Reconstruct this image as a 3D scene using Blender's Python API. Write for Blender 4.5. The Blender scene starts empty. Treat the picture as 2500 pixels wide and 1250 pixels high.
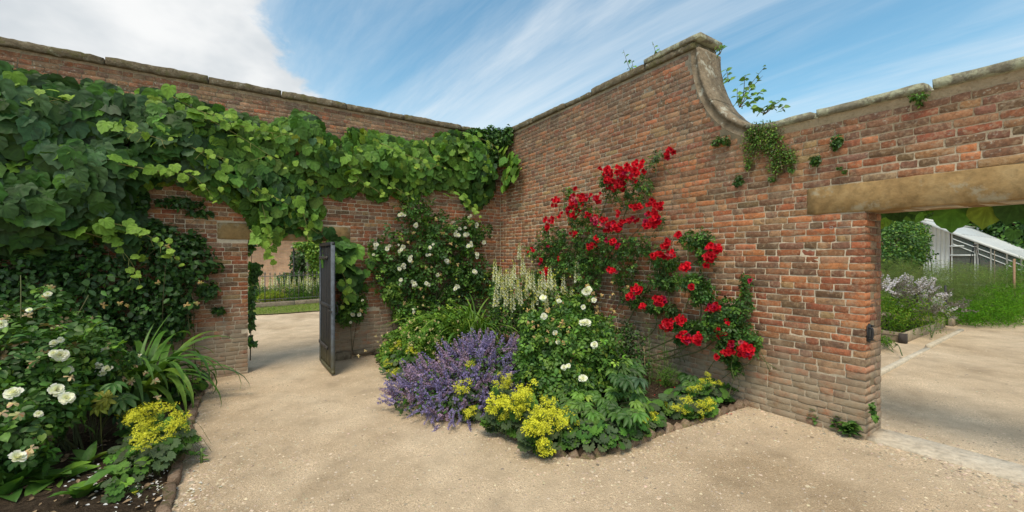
import bpy, math
import numpy as np
from mathutils import Vector, Matrix, noise as mnoise

S = bpy.context.scene
COL = S.collection
rng = np.random.default_rng(11)

# ------------------------------------------------------------------ camera, light, exposure
F_PX = 997.0
EYE = np.array([0.0, 0.0, 1.65])
cam_data = bpy.data.cameras.new('camera')
cam = bpy.data.objects.new('camera', cam_data)
COL.objects.link(cam)
cam.location = EYE
cam.rotation_euler = (math.radians(90), 0, 0)
cam_data.sensor_width = 36.0
cam_data.lens = 36.0 * F_PX / 2500.0
cam_data.clip_start = 0.05
cam_data.clip_end = 3000
S.camera = cam

SUN_DIR = np.array([-0.16, -0.52, 1.0]); SUN_DIR /= np.linalg.norm(SUN_DIR)   # towards the sun
sun_data = bpy.data.lights.new('sun', 'SUN')
sun_data.energy = 1.5
sun_data.angle = math.radians(24)
sun_data.color = (1.0, 0.88, 0.69)
sun = bpy.data.objects.new('sun', sun_data)
COL.objects.link(sun)
sun.rotation_euler = Vector(SUN_DIR).to_track_quat('Z', 'Y').to_euler()

S.view_settings.view_transform = 'Standard'
S.view_settings.look = 'None'
S.view_settings.gamma = 1.0
S.view_settings.use_curve_mapping = False
S.view_settings.exposure = 1.08


class Nodes:
    """small wrapper round a node tree"""
    def __init__(self, tree):
        self.t = tree
        tree.nodes.clear()

    def n(self, typ, **kw):
        nd = self.t.nodes.new(typ)
        for k, v in kw.items():
            if k.startswith('i_'):
                key = k[2:]
                key = int(key) if key.isdigit() else key.replace('_', ' ')
                nd.inputs[key].default_value = v
            else:
                setattr(nd, k, v)
        return nd

    def l(self, a, b):
        self.t.links.new(a, b)

    def math(self, op, a, b=None, c=None):
        nd = self.t.nodes.new('ShaderNodeMath'); nd.operation = op
        for i, v in enumerate((a, b, c)):
            if v is None: continue
            if isinstance(v, (int, float)): nd.inputs[i].default_value = v
            else: self.l(v, nd.inputs[i])
        return nd.outputs[0]

    def mix(self, fac, a, b, blend='MIX'):
        nd = self.t.nodes.new('ShaderNodeMix'); nd.data_type = 'RGBA'; nd.blend_type = blend
        for sock, v in ((nd.inputs[0], fac), (nd.inputs[6], a), (nd.inputs[7], b)):
            if isinstance(v, (int, float)): sock.default_value = v
            elif isinstance(v, (tuple, list)): sock.default_value = tuple(v) if len(v) == 4 else tuple(v) + (1.0,)
            else: self.l(v, sock)
        return nd.outputs[2]

    def ramp(self, fac, stops, interp='LINEAR'):
        nd = self.t.nodes.new('ShaderNodeValToRGB'); cr = nd.color_ramp; cr.interpolation = interp
        while len(cr.elements) < len(stops): cr.elements.new(0.5)
        for e, (p, c) in zip(cr.elements, stops):
            e.position = p
            e.color = (c, c, c, 1) if isinstance(c, (int, float)) else tuple(c) + (1,)
        self.l(fac, nd.inputs[0])
        return nd.outputs[0]

    def smooth(self, v, a, b):
        nd = self.t.nodes.new('ShaderNodeMapRange'); nd.interpolation_type = 'SMOOTHSTEP'
        nd.inputs[1].default_value = a; nd.inputs[2].default_value = b
        nd.inputs[3].default_value = 0; nd.inputs[4].default_value = 1
        self.l(v, nd.inputs[0])
        return nd.outputs[0]

    def noise(self, vec, scale, detail=4, rough=0.55, dist=0.0):
        nd = self.t.nodes.new('ShaderNodeTexNoise')
        nd.inputs['Scale'].default_value = scale; nd.inputs['Detail'].default_value = detail
        nd.inputs['Roughness'].default_value = rough; nd.inputs['Distortion'].default_value = dist
        if vec is not None: self.l(vec, nd.inputs['Vector'])
        return nd.outputs['Fac']

    def mapping(self, vec, loc=(0, 0, 0), rot=(0, 0, 0), scale=(1, 1, 1)):
        nd = self.t.nodes.new('ShaderNodeMapping')
        nd.inputs['Location'].default_value = loc; nd.inputs['Rotation'].default_value = rot
        nd.inputs['Scale'].default_value = scale
        self.l(vec, nd.inputs['Vector'])
        return nd.outputs[0]


# ------------------------------------------------------------------ sky
world = bpy.data.worlds.new('World'); S.world = world
world.use_nodes = True
W = Nodes(world.node_tree)
sky = W.n('ShaderNodeTexSky', sky_type='NISHITA', sun_disc=False)
sky.sun_elevation = math.asin(SUN_DIR[2]); sky.sun_rotation = math.atan2(SUN_DIR[0], SUN_DIR[1])
sky.air_density = 1.0; sky.dust_density = 0.6; sky.ozone_density = 2.0
geo = W.n('ShaderNodeTexCoord')
sep = W.n('ShaderNodeSeparateXYZ'); W.l(geo.outputs['Generated'], sep.inputs[0])
den = W.math('ADD', W.math('MAXIMUM', sep.outputs[2], 0.0), 0.16)
px_ = W.math('DIVIDE', sep.outputs[0], den); py_ = W.math('DIVIDE', sep.outputs[1], den)
comb = W.n('ShaderNodeCombineXYZ'); W.l(px_, comb.inputs[0]); W.l(py_, comb.inputs[1])
plane = comb.outputs[0]
# cirrus: long streaks on the cloud plane
st = W.mapping(W.mapping(plane, rot=(0, 0, math.radians(53))), loc=(3.1, 2.6, 0), scale=(0.24, 1.25, 1))
c1 = W.noise(st, 1.5, 10, 0.62, 0.35)
st2 = W.mapping(W.mapping(plane, rot=(0, 0, math.radians(60))), loc=(7.3, 2.2, 0), scale=(0.25, 0.75, 1))
c2 = W.noise(st2, 1.0, 3, 0.5, 0.2)
cir = W.math('MULTIPLY', W.smooth(c1, 0.34, 0.80), W.smooth(c2, 0.22, 0.46))
st3 = W.mapping(W.mapping(plane, rot=(0, 0, math.radians(49))), loc=(-4.4, 9.3, 0), scale=(0.20, 1.5, 1))
cir = W.math('MAXIMUM', cir, W.math('MULTIPLY', W.smooth(W.noise(st3, 1.3, 10, 0.6, 0.3), 0.40, 0.80), 0.9))
hz = W.math('SUBTRACT', 1.0, W.smooth(sep.outputs[2], 0.0, 0.55))
veil = W.math('MULTIPLY', W.math('MULTIPLY', hz, W.smooth(c2, 0.2, 0.7)), 0.45)
cir = W.math('MINIMUM', W.math('ADD', cir, veil), 1.0)
# heaped clouds, each round a direction of its own
def heap(direction, radius, seed):
    d = np.array(direction, float); d /= np.linalg.norm(d)
    vm = W.n('ShaderNodeVectorMath', operation='DISTANCE'); W.l(geo.outputs['Generated'], vm.inputs[0])
    mp = W.mapping(geo.outputs['Generated'], scale=(1, 1, 1.45))
    W.l(mp, vm.inputs[0])
    vm.inputs[1].default_value = (d[0], d[1], d[2] * 1.45)
    nz = W.noise(W.mapping(geo.outputs['Generated'], loc=(seed, seed * .3, 0), scale=(1, 1, 1.5)), 4.6, 10, 0.62, 0.25)
    v = W.math('ADD', W.math('SUBTRACT', 1.0, W.math('DIVIDE', vm.outputs['Value'], radius)), W.math('MULTIPLY', W.math('SUBTRACT', nz, 0.5), 1.5))
    return v, nz
h1, n1 = heap((-1.06, 1.0, 0.62), 0.37, 2.0)
h2, n2 = heap((-1.0, -0.5, 0.55), 0.5, 5.0)
h3, n3 = heap((0.5, -1.0, 0.7), 0.55, 9.0)
h4, n4 = heap((1.0, -0.2, 0.9), 0.35, 12.0)
hm = W.math('MAXIMUM', W.math('MAXIMUM', h1, h2), W.math('MAXIMUM', h3, h4))
cum = W.smooth(hm, 0.04, 0.24)
shade = W.smooth(W.noise(W.mapping(geo.outputs['Generated'], loc=(1.3, 0, 0.4), scale=(1, 1, 1.7)), 3.2, 5, 0.55), 0.36, 0.66)
cumcol = W.mix(shade, (3.3, 3.55, 3.75), (4.85, 4.9, 4.9))
hs = W.n('ShaderNodeHueSaturation'); hs.inputs['Saturation'].default_value = 1.12; hs.inputs['Value'].default_value = 1.0
W.l(sky.outputs[0], hs.inputs['Color'])
tone = W.mix(1.0, hs.outputs[0], (0.93, 1.20, 1.00), 'MULTIPLY')
skyc = W.mix(W.math('MULTIPLY', cir, 0.75), tone, (4.6, 4.85, 5.0))
skyc = W.mix(cum, skyc, cumcol)
bg = W.n('ShaderNodeBackground'); bg.inputs['Strength'].default_value = 0.093
W.l(skyc, bg.inputs['Color'])
wo = W.n('ShaderNodeOutputWorld'); W.l(bg.outputs[0], wo.inputs['Surface'])


# ------------------------------------------------------------------ frames of reference
TH = math.radians(33.1)
cT, sT = math.cos(TH), math.sin(TH)
CORNER = np.array([-0.239, 8.5, 0.0])
Z3 = np.array([0, 0, 1.0])

class Face:
    """upright face: a runs along it, y runs into it, z is up"""
    def __init__(self, o, yaw):
        self.o = np.array(o, float); self.yaw = yaw
        self.x = np.array([math.cos(yaw), math.sin(yaw), 0]); self.i = np.array([-math.sin(yaw), math.cos(yaw), 0])
        self.n = -self.i
    def p(self, a, y, z):
        a = np.asarray(a, float); y = np.asarray(y, float); z = np.asarray(z, float)
        return self.o + a[..., None] * self.x + y[..., None] * self.i + z[..., None] * Z3
    def R(self):
        m = np.eye(3); m[:, 0] = self.x; m[:, 1] = self.i; return m

LW = Face(CORNER, TH)                      # left wall, a from -10 to 0
RW = Face(CORNER, TH - math.pi / 2)        # right wall, a from 0 to 9
PIER_A = 5.98
PR = Face(RW.p(PIER_A, 0, 0), TH)          # reveal at the end of the right wall
def ground_z(x):
    return 0.22 * np.tanh(np.asarray(x, float) / 8.0)
def ray(px, py):
    return np.array([(px - 1250.0) / F_PX, 1.0, (625.0 - py) / F_PX])
def on(face, px, py, off=0.0):
    """point where the sight line through a place in the photo meets a plane standing off a wall"""
    d = ray(px, py); t = ((face.o + face.n * off - EYE) @ face.n) / (d @ face.n)
    return EYE + d * t
def gnd(px, py, h=0.0):
    d = ray(px, py); t = 3.0
    for _ in range(30):
        t = (float(ground_z(d[0] * t)) + h - EYE[2]) / d[2]
    return EYE + d * t
def at(px, py, Y):
    return EYE + ray(px, py) * Y
def loc(face, P):
    v = np.asarray(P) - face.o
    return v @ face.x, v @ face.i, v[..., 2]

def srgb(r, g, b):
    c = np.array([r, g, b]) / 255.0
    return np.where(c <= 0.04045, c / 12.92, ((c + 0.055) / 1.055) ** 2.4)
def unit(v):
    v = np.asarray(v, float)
    return v / np.maximum(np.linalg.norm(v, axis=-1, keepdims=True), 1e-9)
_vn = np.random.default_rng(3).random((64, 64))
def vnoise(x, y, seed=0):
    """smooth value noise for arrays, 0..1"""
    x = np.asarray(x, float) + seed * 7.31; y = np.asarray(y, float) + seed * 3.17
    xi = np.floor(x).astype(int); yi = np.floor(y).astype(int); fx = x - xi; fy = y - yi
    fx = fx * fx * (3 - 2 * fx); fy = fy * fy * (3 - 2 * fy)
    g = lambda a, b: _vn[a % 64, b % 64]
    return (g(xi, yi) * (1 - fx) + g(xi + 1, yi) * fx) * (1 - fy) + (g(xi, yi + 1) * (1 - fx) + g(xi + 1, yi + 1) * fx) * fy


# ------------------------------------------------------------------ meshes and objects
class T:
    """a template: vertices, triangles, a tint per vertex"""
    def __init__(self, V, F, C=None, smooth=False):
        self.V = np.asarray(V, float).reshape(-1, 3)
        tris = []
        for f in F:
            for k in range(1, len(f) - 1): tris.append((f[0], f[k], f[k + 1]))
        self.F = np.array(tris, int).reshape(-1, 3)
        self.C = np.ones((len(self.V), 3)) if C is None else np.broadcast_to(np.asarray(C, float), (len(self.V), 3)).copy()
        self.smooth = smooth; self._m = {}
    def mesh(self, name, mat):
        if mat not in self._m:
            self._m[mat] = mesh_np(name, self.V, self.F, self.C, mat, self.smooth)
        return self._m[mat]

def join(parts):
    """templates (or (V, F, C) tuples) into one template"""
    V = []; F = []; C = []; o = 0
    for p in parts:
        V.append(p.V); F.append(p.F + o); C.append(p.C); o += len(p.V)
    t = T(np.concatenate(V), [], None, parts[0].smooth); t.F = np.concatenate(F); t.C = np.concatenate(C)
    return t

def mesh_np(name, V, F, C, mat, smooth=False):
    me = bpy.data.meshes.new(name)
    V = np.asarray(V, np.float32); F = np.asarray(F, np.int32)
    me.vertices.add(len(V)); me.vertices.foreach_set('co', V.ravel())
    me.loops.add(F.size); me.loops.foreach_set('vertex_index', F.ravel())
    me.polygons.add(len(F)); me.polygons.foreach_set('loop_start', np.arange(0, F.size, 3, dtype=np.int32))
    if smooth: me.polygons.foreach_set('use_smooth', np.ones(len(F), bool))
    at_ = me.attributes.new('tint', 'FLOAT_COLOR', 'POINT')
    rgba = np.ones((len(V), 4), np.float32); rgba[:, :3] = C
    at_.data.foreach_set('color', rgba.ravel())
    me.update(calc_edges=True)
    if mat: me.materials.append(mat)
    return me

def spread(tmpls, idx, M, tint):
    """many placed templates as one (V, F, C)"""
    Vs = []; Fs = []; Cs = []; o = 0
    for k, t in enumerate(tmpls):
        s = np.nonzero(idx == k)[0]
        if not len(s): continue
        m = M[s]
        v = np.einsum('nij,vj->nvi', m[:, :3, :3], t.V) + m[:, None, :3, 3]
        nv = len(t.V)
        Vs.append(v.reshape(-1, 3)); Cs.append((t.C[None] * tint[s][:, None, :]).reshape(-1, 3))
        Fs.append((t.F[None] + (np.arange(len(s)) * nv)[:, None, None]).reshape(-1, 3) + o)
        o += nv * len(s)
    if not Vs: return np.zeros((0, 3)), np.zeros((0, 3), int), np.zeros((0, 3))
    return np.concatenate(Vs), np.concatenate(Fs), np.concatenate(Cs)

def link(name, me, parent=None, base=(0, 0, 0)):
    o = bpy.data.objects.new(name, me); COL.objects.link(o)
    if parent is not None: o.parent = parent
    return o
def tag(o, label=None, cat=None, group=None, kind=None):
    if label: o['label'] = label
    if cat: o['category'] = cat
    if group: o['group'] = group
    if kind: o['kind'] = kind
    return o
BASE = {}
def thing(name, label, cat, base=(0, 0, 0), group=None):
    o = bpy.data.objects.new(name, None); COL.objects.link(o)
    o.location = base; o.empty_display_size = 0.2
    BASE[o] = np.array(base, float)
    return tag(o, label, cat, group)
def part(name, parent, t, mat, kind=None, label=None):
    """a template in world coordinates as a child mesh of a thing (or of a part)"""
    b = BASE.get(parent, np.zeros(3))
    o = link(name, mesh_np(name, t.V - b, t.F, t.C, mat, t.smooth), parent)
    BASE[o] = b                                   # sub-parts are given in the same world coordinates
    return tag(o, label, None, None, kind)
def solo(name, t, mat, label=None, cat=None, kind=None, group=None):
    return tag(link(name, mesh_np(name, t.V, t.F, t.C, mat, t.smooth)), label, cat, group, kind)
def pieces(parent, name, tmpls, idx, M, tint, mat, limit=300, rank=None, rest=None, smooth=None):
    """the best-ranked placements as objects of their own that share meshes, the others as one mass"""
    n = len(idx)
    b = BASE[parent]
    if rank is None:
        rank = np.linalg.norm(M[:, :3, 0], axis=1) / np.maximum(np.linalg.norm(M[:, :3, 3] - EYE, axis=1), .5)
    order = np.argsort(-rank)
    own = order[:limit]; mass = order[limit:]
    Mb = M.copy(); Mb[:, :3, 3] -= b
    for k in own:
        o = bpy.data.objects.new(name, tmpls[idx[k]].mesh(name, mat)); COL.objects.link(o)
        o.parent = parent; o.matrix_basis = Matrix(Mb[k].tolist())
        o.color = (float(tint[k][0]), float(tint[k][1]), float(tint[k][2]), 1.0)
    if len(mass):
        V, F, C = spread(tmpls, idx[mass], Mb[mass], tint[mass])
        o = link(rest or name, mesh_np(rest or name, V, F, C, mat, tmpls[0].smooth if smooth is None else smooth), parent)
        tag(o, kind='stuff')

def mats(pos, xa, ya, za, s):
    """placement matrices from axes"""
    n = len(pos); M = np.zeros((n, 4, 4)); M[:, 3, 3] = 1
    s = np.asarray(s, float)
    if s.ndim == 1: s = np.stack([s, s, s], 1)
    M[:, :3, 0] = xa * s[:, :1]; M[:, :3, 1] = ya * s[:, 1:2]; M[:, :3, 2] = za * s[:, 2:3]; M[:, :3, 3] = pos
    return M
def leaf_mats(pos, normal, tip, s):
    z = unit(normal); y = tip - np.sum(tip * z, 1, keepdims=True) * z
    y = unit(y); x = np.cross(y, z)
    return mats(pos, x, y, z, s)

def stalk_mats(pos, normal, tip, s):
    t = unit(tip); return leaf_mats(pos, normal - np.sum(normal * t, 1, keepdims=True) * t, t, s)

def box(x0, x1, y0, y1, z0, z1, C=None):
    V = [(x, y, z) for z in (z0, z1) for y in (y0, y1) for x in (x0, x1)]
    return T(V, [(0, 2, 3, 1), (4, 5, 7, 6), (0, 1, 5, 4), (2, 6, 7, 3), (0, 4, 6, 2), (1, 3, 7, 5)], C)
def slab(x0, x1, y0, y1, z0, z1, bev=0.01, nx=8, jit=0.0, seed=0, C=None):
    """a long box with chamfered long edges, cut across its length and roughened; along x"""
    b = bev
    prof = [(y0 + b, z0), (y1 - b, z0), (y1, z0 + b), (y1, z1 - b), (y1 - b, z1), (y0 + b, z1), (y0, z1 - b), (y0, z0 + b)]
    V = []; m = len(prof); F = []
    for i in range(nx + 1):
        x = x0 + (x1 - x0) * i / nx
        for j, (y, z) in enumerate(prof):
            e = (mnoise.noise_vector(Vector((x * 3.1 + seed * 9.7, y * 5 + j, z * 5 + seed))) * .6 + mnoise.noise_vector(Vector((x * 17 + seed, y * 9, z * 11))) * .7) * jit
            sh = 1.0
            if i in (0, nx): sh = 1 - 0.6 * b / max(min(y1 - y0, z1 - z0), .01)
            cy, cz = (y0 + y1) / 2, (z0 + z1) / 2
            V.append((x + e.x * .5, cy + (y - cy) * sh + e.y, cz + (z - cz) * sh + e.z))
    for i in range(nx):
        for j in range(m):
            a = i * m + j; c = i * m + (j + 1) % m
            F.append((a, a + m, c + m, c))
    F.append(tuple(range(m))); F.append(tuple(reversed(range(nx * m, nx * m + m))))
    return T(V, F, C)
def inframe(face, t):
    return xf(t, face.R(), face.o)
def xf(t, R=np.eye(3), o=(0, 0, 0)):
    r = T(t.V @ np.asarray(R).T + np.asarray(o), [], None, t.smooth); r.F = t.F; r.C = t.C.copy(); return r
def tube(P, r0, r1=None, sides=5, C=None, smooth=True):
    P = np.asarray(P, float); n = len(P); r1 = r0 if r1 is None else r1
    d = unit(np.gradient(P, axis=0))
    ref = np.array([0.13, 0.21, 0.97]) if abs(d[0][2]) < .9 else np.array([1.0, 0.1, 0.05])
    u = unit(np.cross(d, ref)); v = np.cross(d, u)
    r = np.linspace(r0, r1, n)
    a = np.arange(sides) * 2 * math.pi / sides
    V = P[:, None] + r[:, None, None] * (np.cos(a)[None, :, None] * u[:, None] + np.sin(a)[None, :, None] * v[:, None])
    F = []
    for i in range(n - 1):
        for j in range(sides):
            F.append((i * sides + j, i * sides + (j + 1) % sides, (i + 1) * sides + (j + 1) % sides, (i + 1) * sides + j))
    F.append(tuple(range(sides))[::-1]); F.append(tuple((n - 1) * sides + j for j in range(sides)))
    return T(V.reshape(-1, 3), F, C, smooth)
def curve(pts, n=10):
    """smooth path through points"""
    pts = np.asarray(pts, float)
    if len(pts) < 3:
        return pts[0] + (pts[-1] - pts[0]) * np.linspace(0, 1, n)[:, None]
    out = []
    P = np.concatenate([[2 * pts[0] - pts[1]], pts, [2 * pts[-1] - pts[-2]]])
    for i in range(1, len(P) - 2):
        for t in np.linspace(0, 1, n, endpoint=(i == len(P) - 3)):
            a, b, c, d = P[i - 1], P[i], P[i + 1], P[i + 2]
            out.append(0.5 * (2 * b + (c - a) * t + (2 * a - 5 * b + 4 * c - d) * t * t + (3 * b - a - 3 * c + d) * t ** 3))
    return np.array(out)
def prism(poly, y0, y1, C=None):
    """outline in (x, z) given thickness along y (outline may be concave)"""
    from mathutils.geometry import tessellate_polygon
    n = len(poly)
    V = [(x, y0, z) for x, z in poly] + [(x, y1, z) for x, z in poly]
    tri = tessellate_polygon([[Vector((x, z, 0)) for x, z in poly]])
    F = [tuple(t) for t in tri] + [tuple(n + k for k in t[::-1]) for t in tri]
    F += [(i, (i + 1) % n, n + (i + 1) % n, n + i) for i in range(n)]
    return T(V, F, C)


# ------------------------------------------------------------------ materials
def base_tint(N):
    oi = N.n('ShaderNodeObjectInfo'); at_ = N.n('ShaderNodeAttribute', attribute_name='tint')
    return N.mix(1.0, oi.outputs['Color'], at_.outputs['Color'], 'MULTIPLY')
def new_mat(name):
    m = bpy.data.materials.new(name); m.use_nodes = True
    return m, Nodes(m.node_tree)
def finish(N, col, rough=0.85, spec=0.3, bump=None, bstr=0.4, bdist=0.01, metal=0.0, trans=0.0, sheen=0):
    b = N.n('ShaderNodeBsdfPrincipled')
    if isinstance(rough, (int, float)): b.inputs['Roughness'].default_value = rough
    else: N.l(rough, b.inputs['Roughness'])
    b.inputs['Specular IOR Level'].default_value = spec; b.inputs['Metallic'].default_value = metal
    if isinstance(col, tuple): b.inputs['Base Color'].default_value = col + (1,)
    else: N.l(col, b.inputs['Base Color'])
    if bump is not None:
        bp = N.n('ShaderNodeBump'); bp.inputs['Strength'].default_value = bstr; bp.inputs['Distance'].default_value = bdist
        N.l(bump, bp.inputs['Height']); N.l(bp.outputs[0], b.inputs['Normal'])
    out = N.n('ShaderNodeOutputMaterial')
    if trans > 0:
        tr = N.n('ShaderNodeBsdfTranslucent')
        c2 = N.mix(1.0, col, (1.25, 1.35, 0.55), 'MULTIPLY'); N.l(c2, tr.inputs['Color'])
        ms = N.n('ShaderNodeMixShader'); ms.inputs[0].default_value = trans
        N.l(b.outputs[0], ms.inputs[1]); N.l(tr.outputs[0], ms.inputs[2]); N.l(ms.outputs[0], out.inputs['Surface'])
    else:
        N.l(b.outputs[0], out.inputs['Surface'])
def pos(N):
    return N.n('ShaderNodeNewGeometry').outputs['Position']

def lichen_dirt(N, col, P, amount=1.0, soot=0.55):
    """wear of an old garden wall: limewash and splash at its foot, soot and lichen towards the coping"""
    sp = N.n('ShaderNodeSeparateXYZ'); N.l(P, sp.inputs[0]); z = sp.outputs[2]
    n_mid = N.noise(P, 2.1, 5, 0.6); n_f = N.noise(P, 38, 5, 0.65); n_b = N.noise(P, 9, 6, 0.65)
    # pale splash at the foot
    foot = N.smooth(N.math('ADD', z, N.math('MULTIPLY', N.math('SUBTRACT', n_mid, 0.5), 1.1)), 1.02, 0.28)
    foot = N.math('MULTIPLY', foot, N.math('MULTIPLY', N.smooth(n_b, 0.20, 0.58), 0.85))
    col = N.mix(foot, col, (0.345, 0.285, 0.21))
    # dark biological growth high up
    high = N.smooth(N.math('ADD', z, N.math('MULTIPLY', N.math('SUBTRACT', n_mid, 0.5), 2.2)), 2.3, 4.3)
    high = N.math('MULTIPLY', high, N.math('MULTIPLY', N.smooth(n_b, 0.30, 0.62), soot))
    col = N.mix(high, col, (0.125, 0.090, 0.068))
    lic = N.math('MULTIPLY', N.smooth(n_f, 0.57, 0.68), N.smooth(N.math('ADD', z, N.math('MULTIPLY', N.math('SUBTRACT', n_mid, 0.5), 3.0)), 2.1, 3.1))
    col = N.mix(N.math('MULTIPLY', lic, 0.75 * amount), col, (0.46, 0.44, 0.37))
    # thin pale bloom of lime over some areas
    bl = N.math('MULTIPLY', N.smooth(N.noise(P, 3.7, 7, 0.68), 0.49, 0.68), N.smooth(n_f, 0.35, 0.65))
    col = N.mix(N.math('MULTIPLY', bl, 0.42 * amount), col, (0.42, 0.345, 0.26))
    return col, n_f, n_b

M_BRICK, N = new_mat('brick')
P = pos(N)
c = base_tint(N)
f1 = N.noise(P, 48, 7, 0.75); f2 = N.noise(P, 15, 6, 0.68); f3 = N.noise(P, 24, 6, 0.7)
c = N.mix(1.0, c, N.ramp(f1, [(0.25, 0.42), (0.5, 1.0), (0.75, 1.5)]), 'MULTIPLY')
c = N.mix(N.math('MULTIPLY', N.smooth(f2, 0.50, 0.64), 0.55), c, (0.118, 0.074, 0.056))
c = N.mix(N.math('MULTIPLY', N.smooth(f3, 0.50, 0.64), 0.55), c, (0.36, 0.265, 0.175))
c, nf, nb = lichen_dirt(N, c, P)
finish(N, c, 0.9, 0.2, N.math('ADD', f1, N.math('MULTIPLY', N.noise(P, 160, 3, 0.6), 0.5)), 0.75, 0.006)

M_MORTAR, N = new_mat('mortar')
P = pos(N)
f1 = N.noise(P, 45, 6, 0.7)
c = N.ramp(f1, [(0.22, (0.34, 0.275, 0.20)), (0.5, (0.56, 0.47, 0.355)), (0.8, (0.64, 0.55, 0.43))])
c, nf, nb = lichen_dirt(N, c, P, 0.6, 0.45)
finish(N, c, 0.95, 0.15, f1, 0.9, 0.012)

def stone_mat(name, c0, c1, c2, lich=(0.42, 0.42, 0.30), lo=0.52, hi=0.64, amt=0.8, moss=None, scale=9, bstr=0.9):
    m, N = new_mat(name); P = pos(N)
    a = N.noise(P, scale, 7, 0.65); b = N.noise(P, scale * 4.5, 5, 0.65)
    col = N.ramp(a, [(0.28, c0), (0.5, c1), (0.75, c2)])
    col = N.mix(1.0, col, N.ramp(b, [(0.25, 0.65), (0.5, 1.0), (0.75, 1.25)]), 'MULTIPLY')
    l = N.math('MULTIPLY', N.smooth(N.noise(P, scale * 1.4, 9, 0.7), lo, hi), amt)
    col = N.mix(l, col, lich)
    if moss: col = N.mix(N.math('MULTIPLY', N.smooth(N.noise(P, scale * 0.8, 6, 0.7), 0.5, 0.62), 0.8), col, moss)
    col = N.mix(1.0, col, base_tint(N), 'MULTIPLY')
    finish(N, col, 0.92, 0.2, N.math('ADD', a, b), bstr, 0.018)
    return m
M_COPE_DARK = stone_mat('mossy_coping', (0.080, 0.064, 0.044), (0.165, 0.132, 0.088), (0.25, 0.21, 0.15), (0.37, 0.36, 0.28), 0.55, 0.66, 0.75, (0.12, 0.11, 0.045))
M_COPE = stone_mat('lichened_coping', (0.09, 0.075, 0.055), (0.20, 0.18, 0.135), (0.27, 0.25, 0.19), (0.40, 0.41, 0.29), 0.44, 0.56, 0.85, None, 5)
M_LINTEL = stone_mat('sandstone', (0.20, 0.125, 0.055), (0.30, 0.195, 0.088), (0.35, 0.25, 0.13), (0.36, 0.33, 0.25), 0.54, 0.66, 0.65, None, 3.6, 0.4)
M_RENDER = stone_mat('weathered_mortar', (0.13, 0.10, 0.068), (0.235, 0.185, 0.13), (0.31, 0.25, 0.185), (0.50, 0.49, 0.42), 0.55, 0.62, 0.7, None, 6)
M_PLINTH = stone_mat('foot_stone', (0.13, 0.10, 0.07), (0.22, 0.18, 0.13), (0.30, 0.26, 0.19), (0.33, 0.29, 0.22), 0.55, 0.7, 0.5, None, 8)
M_SLAB = stone_mat('threshold_stone', (0.42, 0.355, 0.275), (0.53, 0.455, 0.36), (0.59, 0.52, 0.42), (0.33, 0.27, 0.20), 0.58, 0.72, 0.7, None, 4)
M_EDGE = stone_mat('edging_brick', (0.13, 0.085, 0.055), (0.24, 0.165, 0.115), (0.33, 0.25, 0.185), (0.36, 0.32, 0.25), 0.56, 0.70, 0.5, (0.13, 0.12, 0.05), 14)

M_GROUND, N = new_mat('gravel_path')
P = pos(N)
big = N.noise(P, 0.55, 5, 0.6, 0.4); mid = N.noise(P, 3.2, 6, 0.65); fine = N.noise(P, 115, 5, 0.7)
vor = N.n('ShaderNodeTexVoronoi', feature='F1'); vor.inputs['Scale'].default_value = 140; N.l(P, vor.inputs['Vector'])
vor2 = N.n('ShaderNodeTexVoronoi', feature='F1'); vor2.inputs['Scale'].default_value = 42; N.l(P, vor2.inputs['Vector'])
c = N.ramp(big, [(0.28, (0.36, 0.262, 0.165)), (0.44, (0.535, 0.41, 0.28)), (0.56, (0.605, 0.472, 0.33)), (0.72, (0.67, 0.545, 0.395))])
c = N.mix(1.0, c, N.ramp(mid, [(0.28, 0.74), (0.5, 1.0), (0.72, 1.15)]), 'MULTIPLY')
c = N.mix(1.0, c, N.ramp(fine, [(0.25, 0.68), (0.5, 1.0), (0.75, 1.2)]), 'MULTIPLY')
grit = N.smooth(mid, 0.40, 0.62)
sepc = N.n('ShaderNodeSeparateColor'); N.l(vor.outputs['Color'], sepc.inputs[0])
c = N.mix(N.math('MULTIPLY', grit, 0.5), c, N.mix(1.0, c, N.ramp(sepc.outputs[0], [(0.0, 0.45), (0.5, 0.95), (1.0, 1.45)]), 'MULTIPLY'))
hgt = N.math('ADD', N.math('MULTIPLY', N.math('SUBTRACT', 1.0, vor.outputs['Distance']), 0.7), N.math('ADD', fine, N.math('MULTIPLY', vor2.outputs['Distance'], -0.4)))
finish(N, c, 0.95, 0.15, hgt, 0.75, 0.012)

M_SOIL, N = new_mat('soil')
P = pos(N)
a = N.noise(P, 24, 7, 0.7); b = N.noise(P, 110, 4, 0.7)
c = N.ramp(a, [(0.3, (0.035, 0.024, 0.016)), (0.55, (0.085, 0.060, 0.040)), (0.8, (0.15, 0.11, 0.075))])
c = N.mix(1.0, c, N.ramp(b, [(0.3, 0.6), (0.5, 1.0), (0.72, 1.5)]), 'MULTIPLY')
finish(N, c, 0.97, 0.1, N.math('ADD', a, b), 1.0, 0.03)

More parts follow.
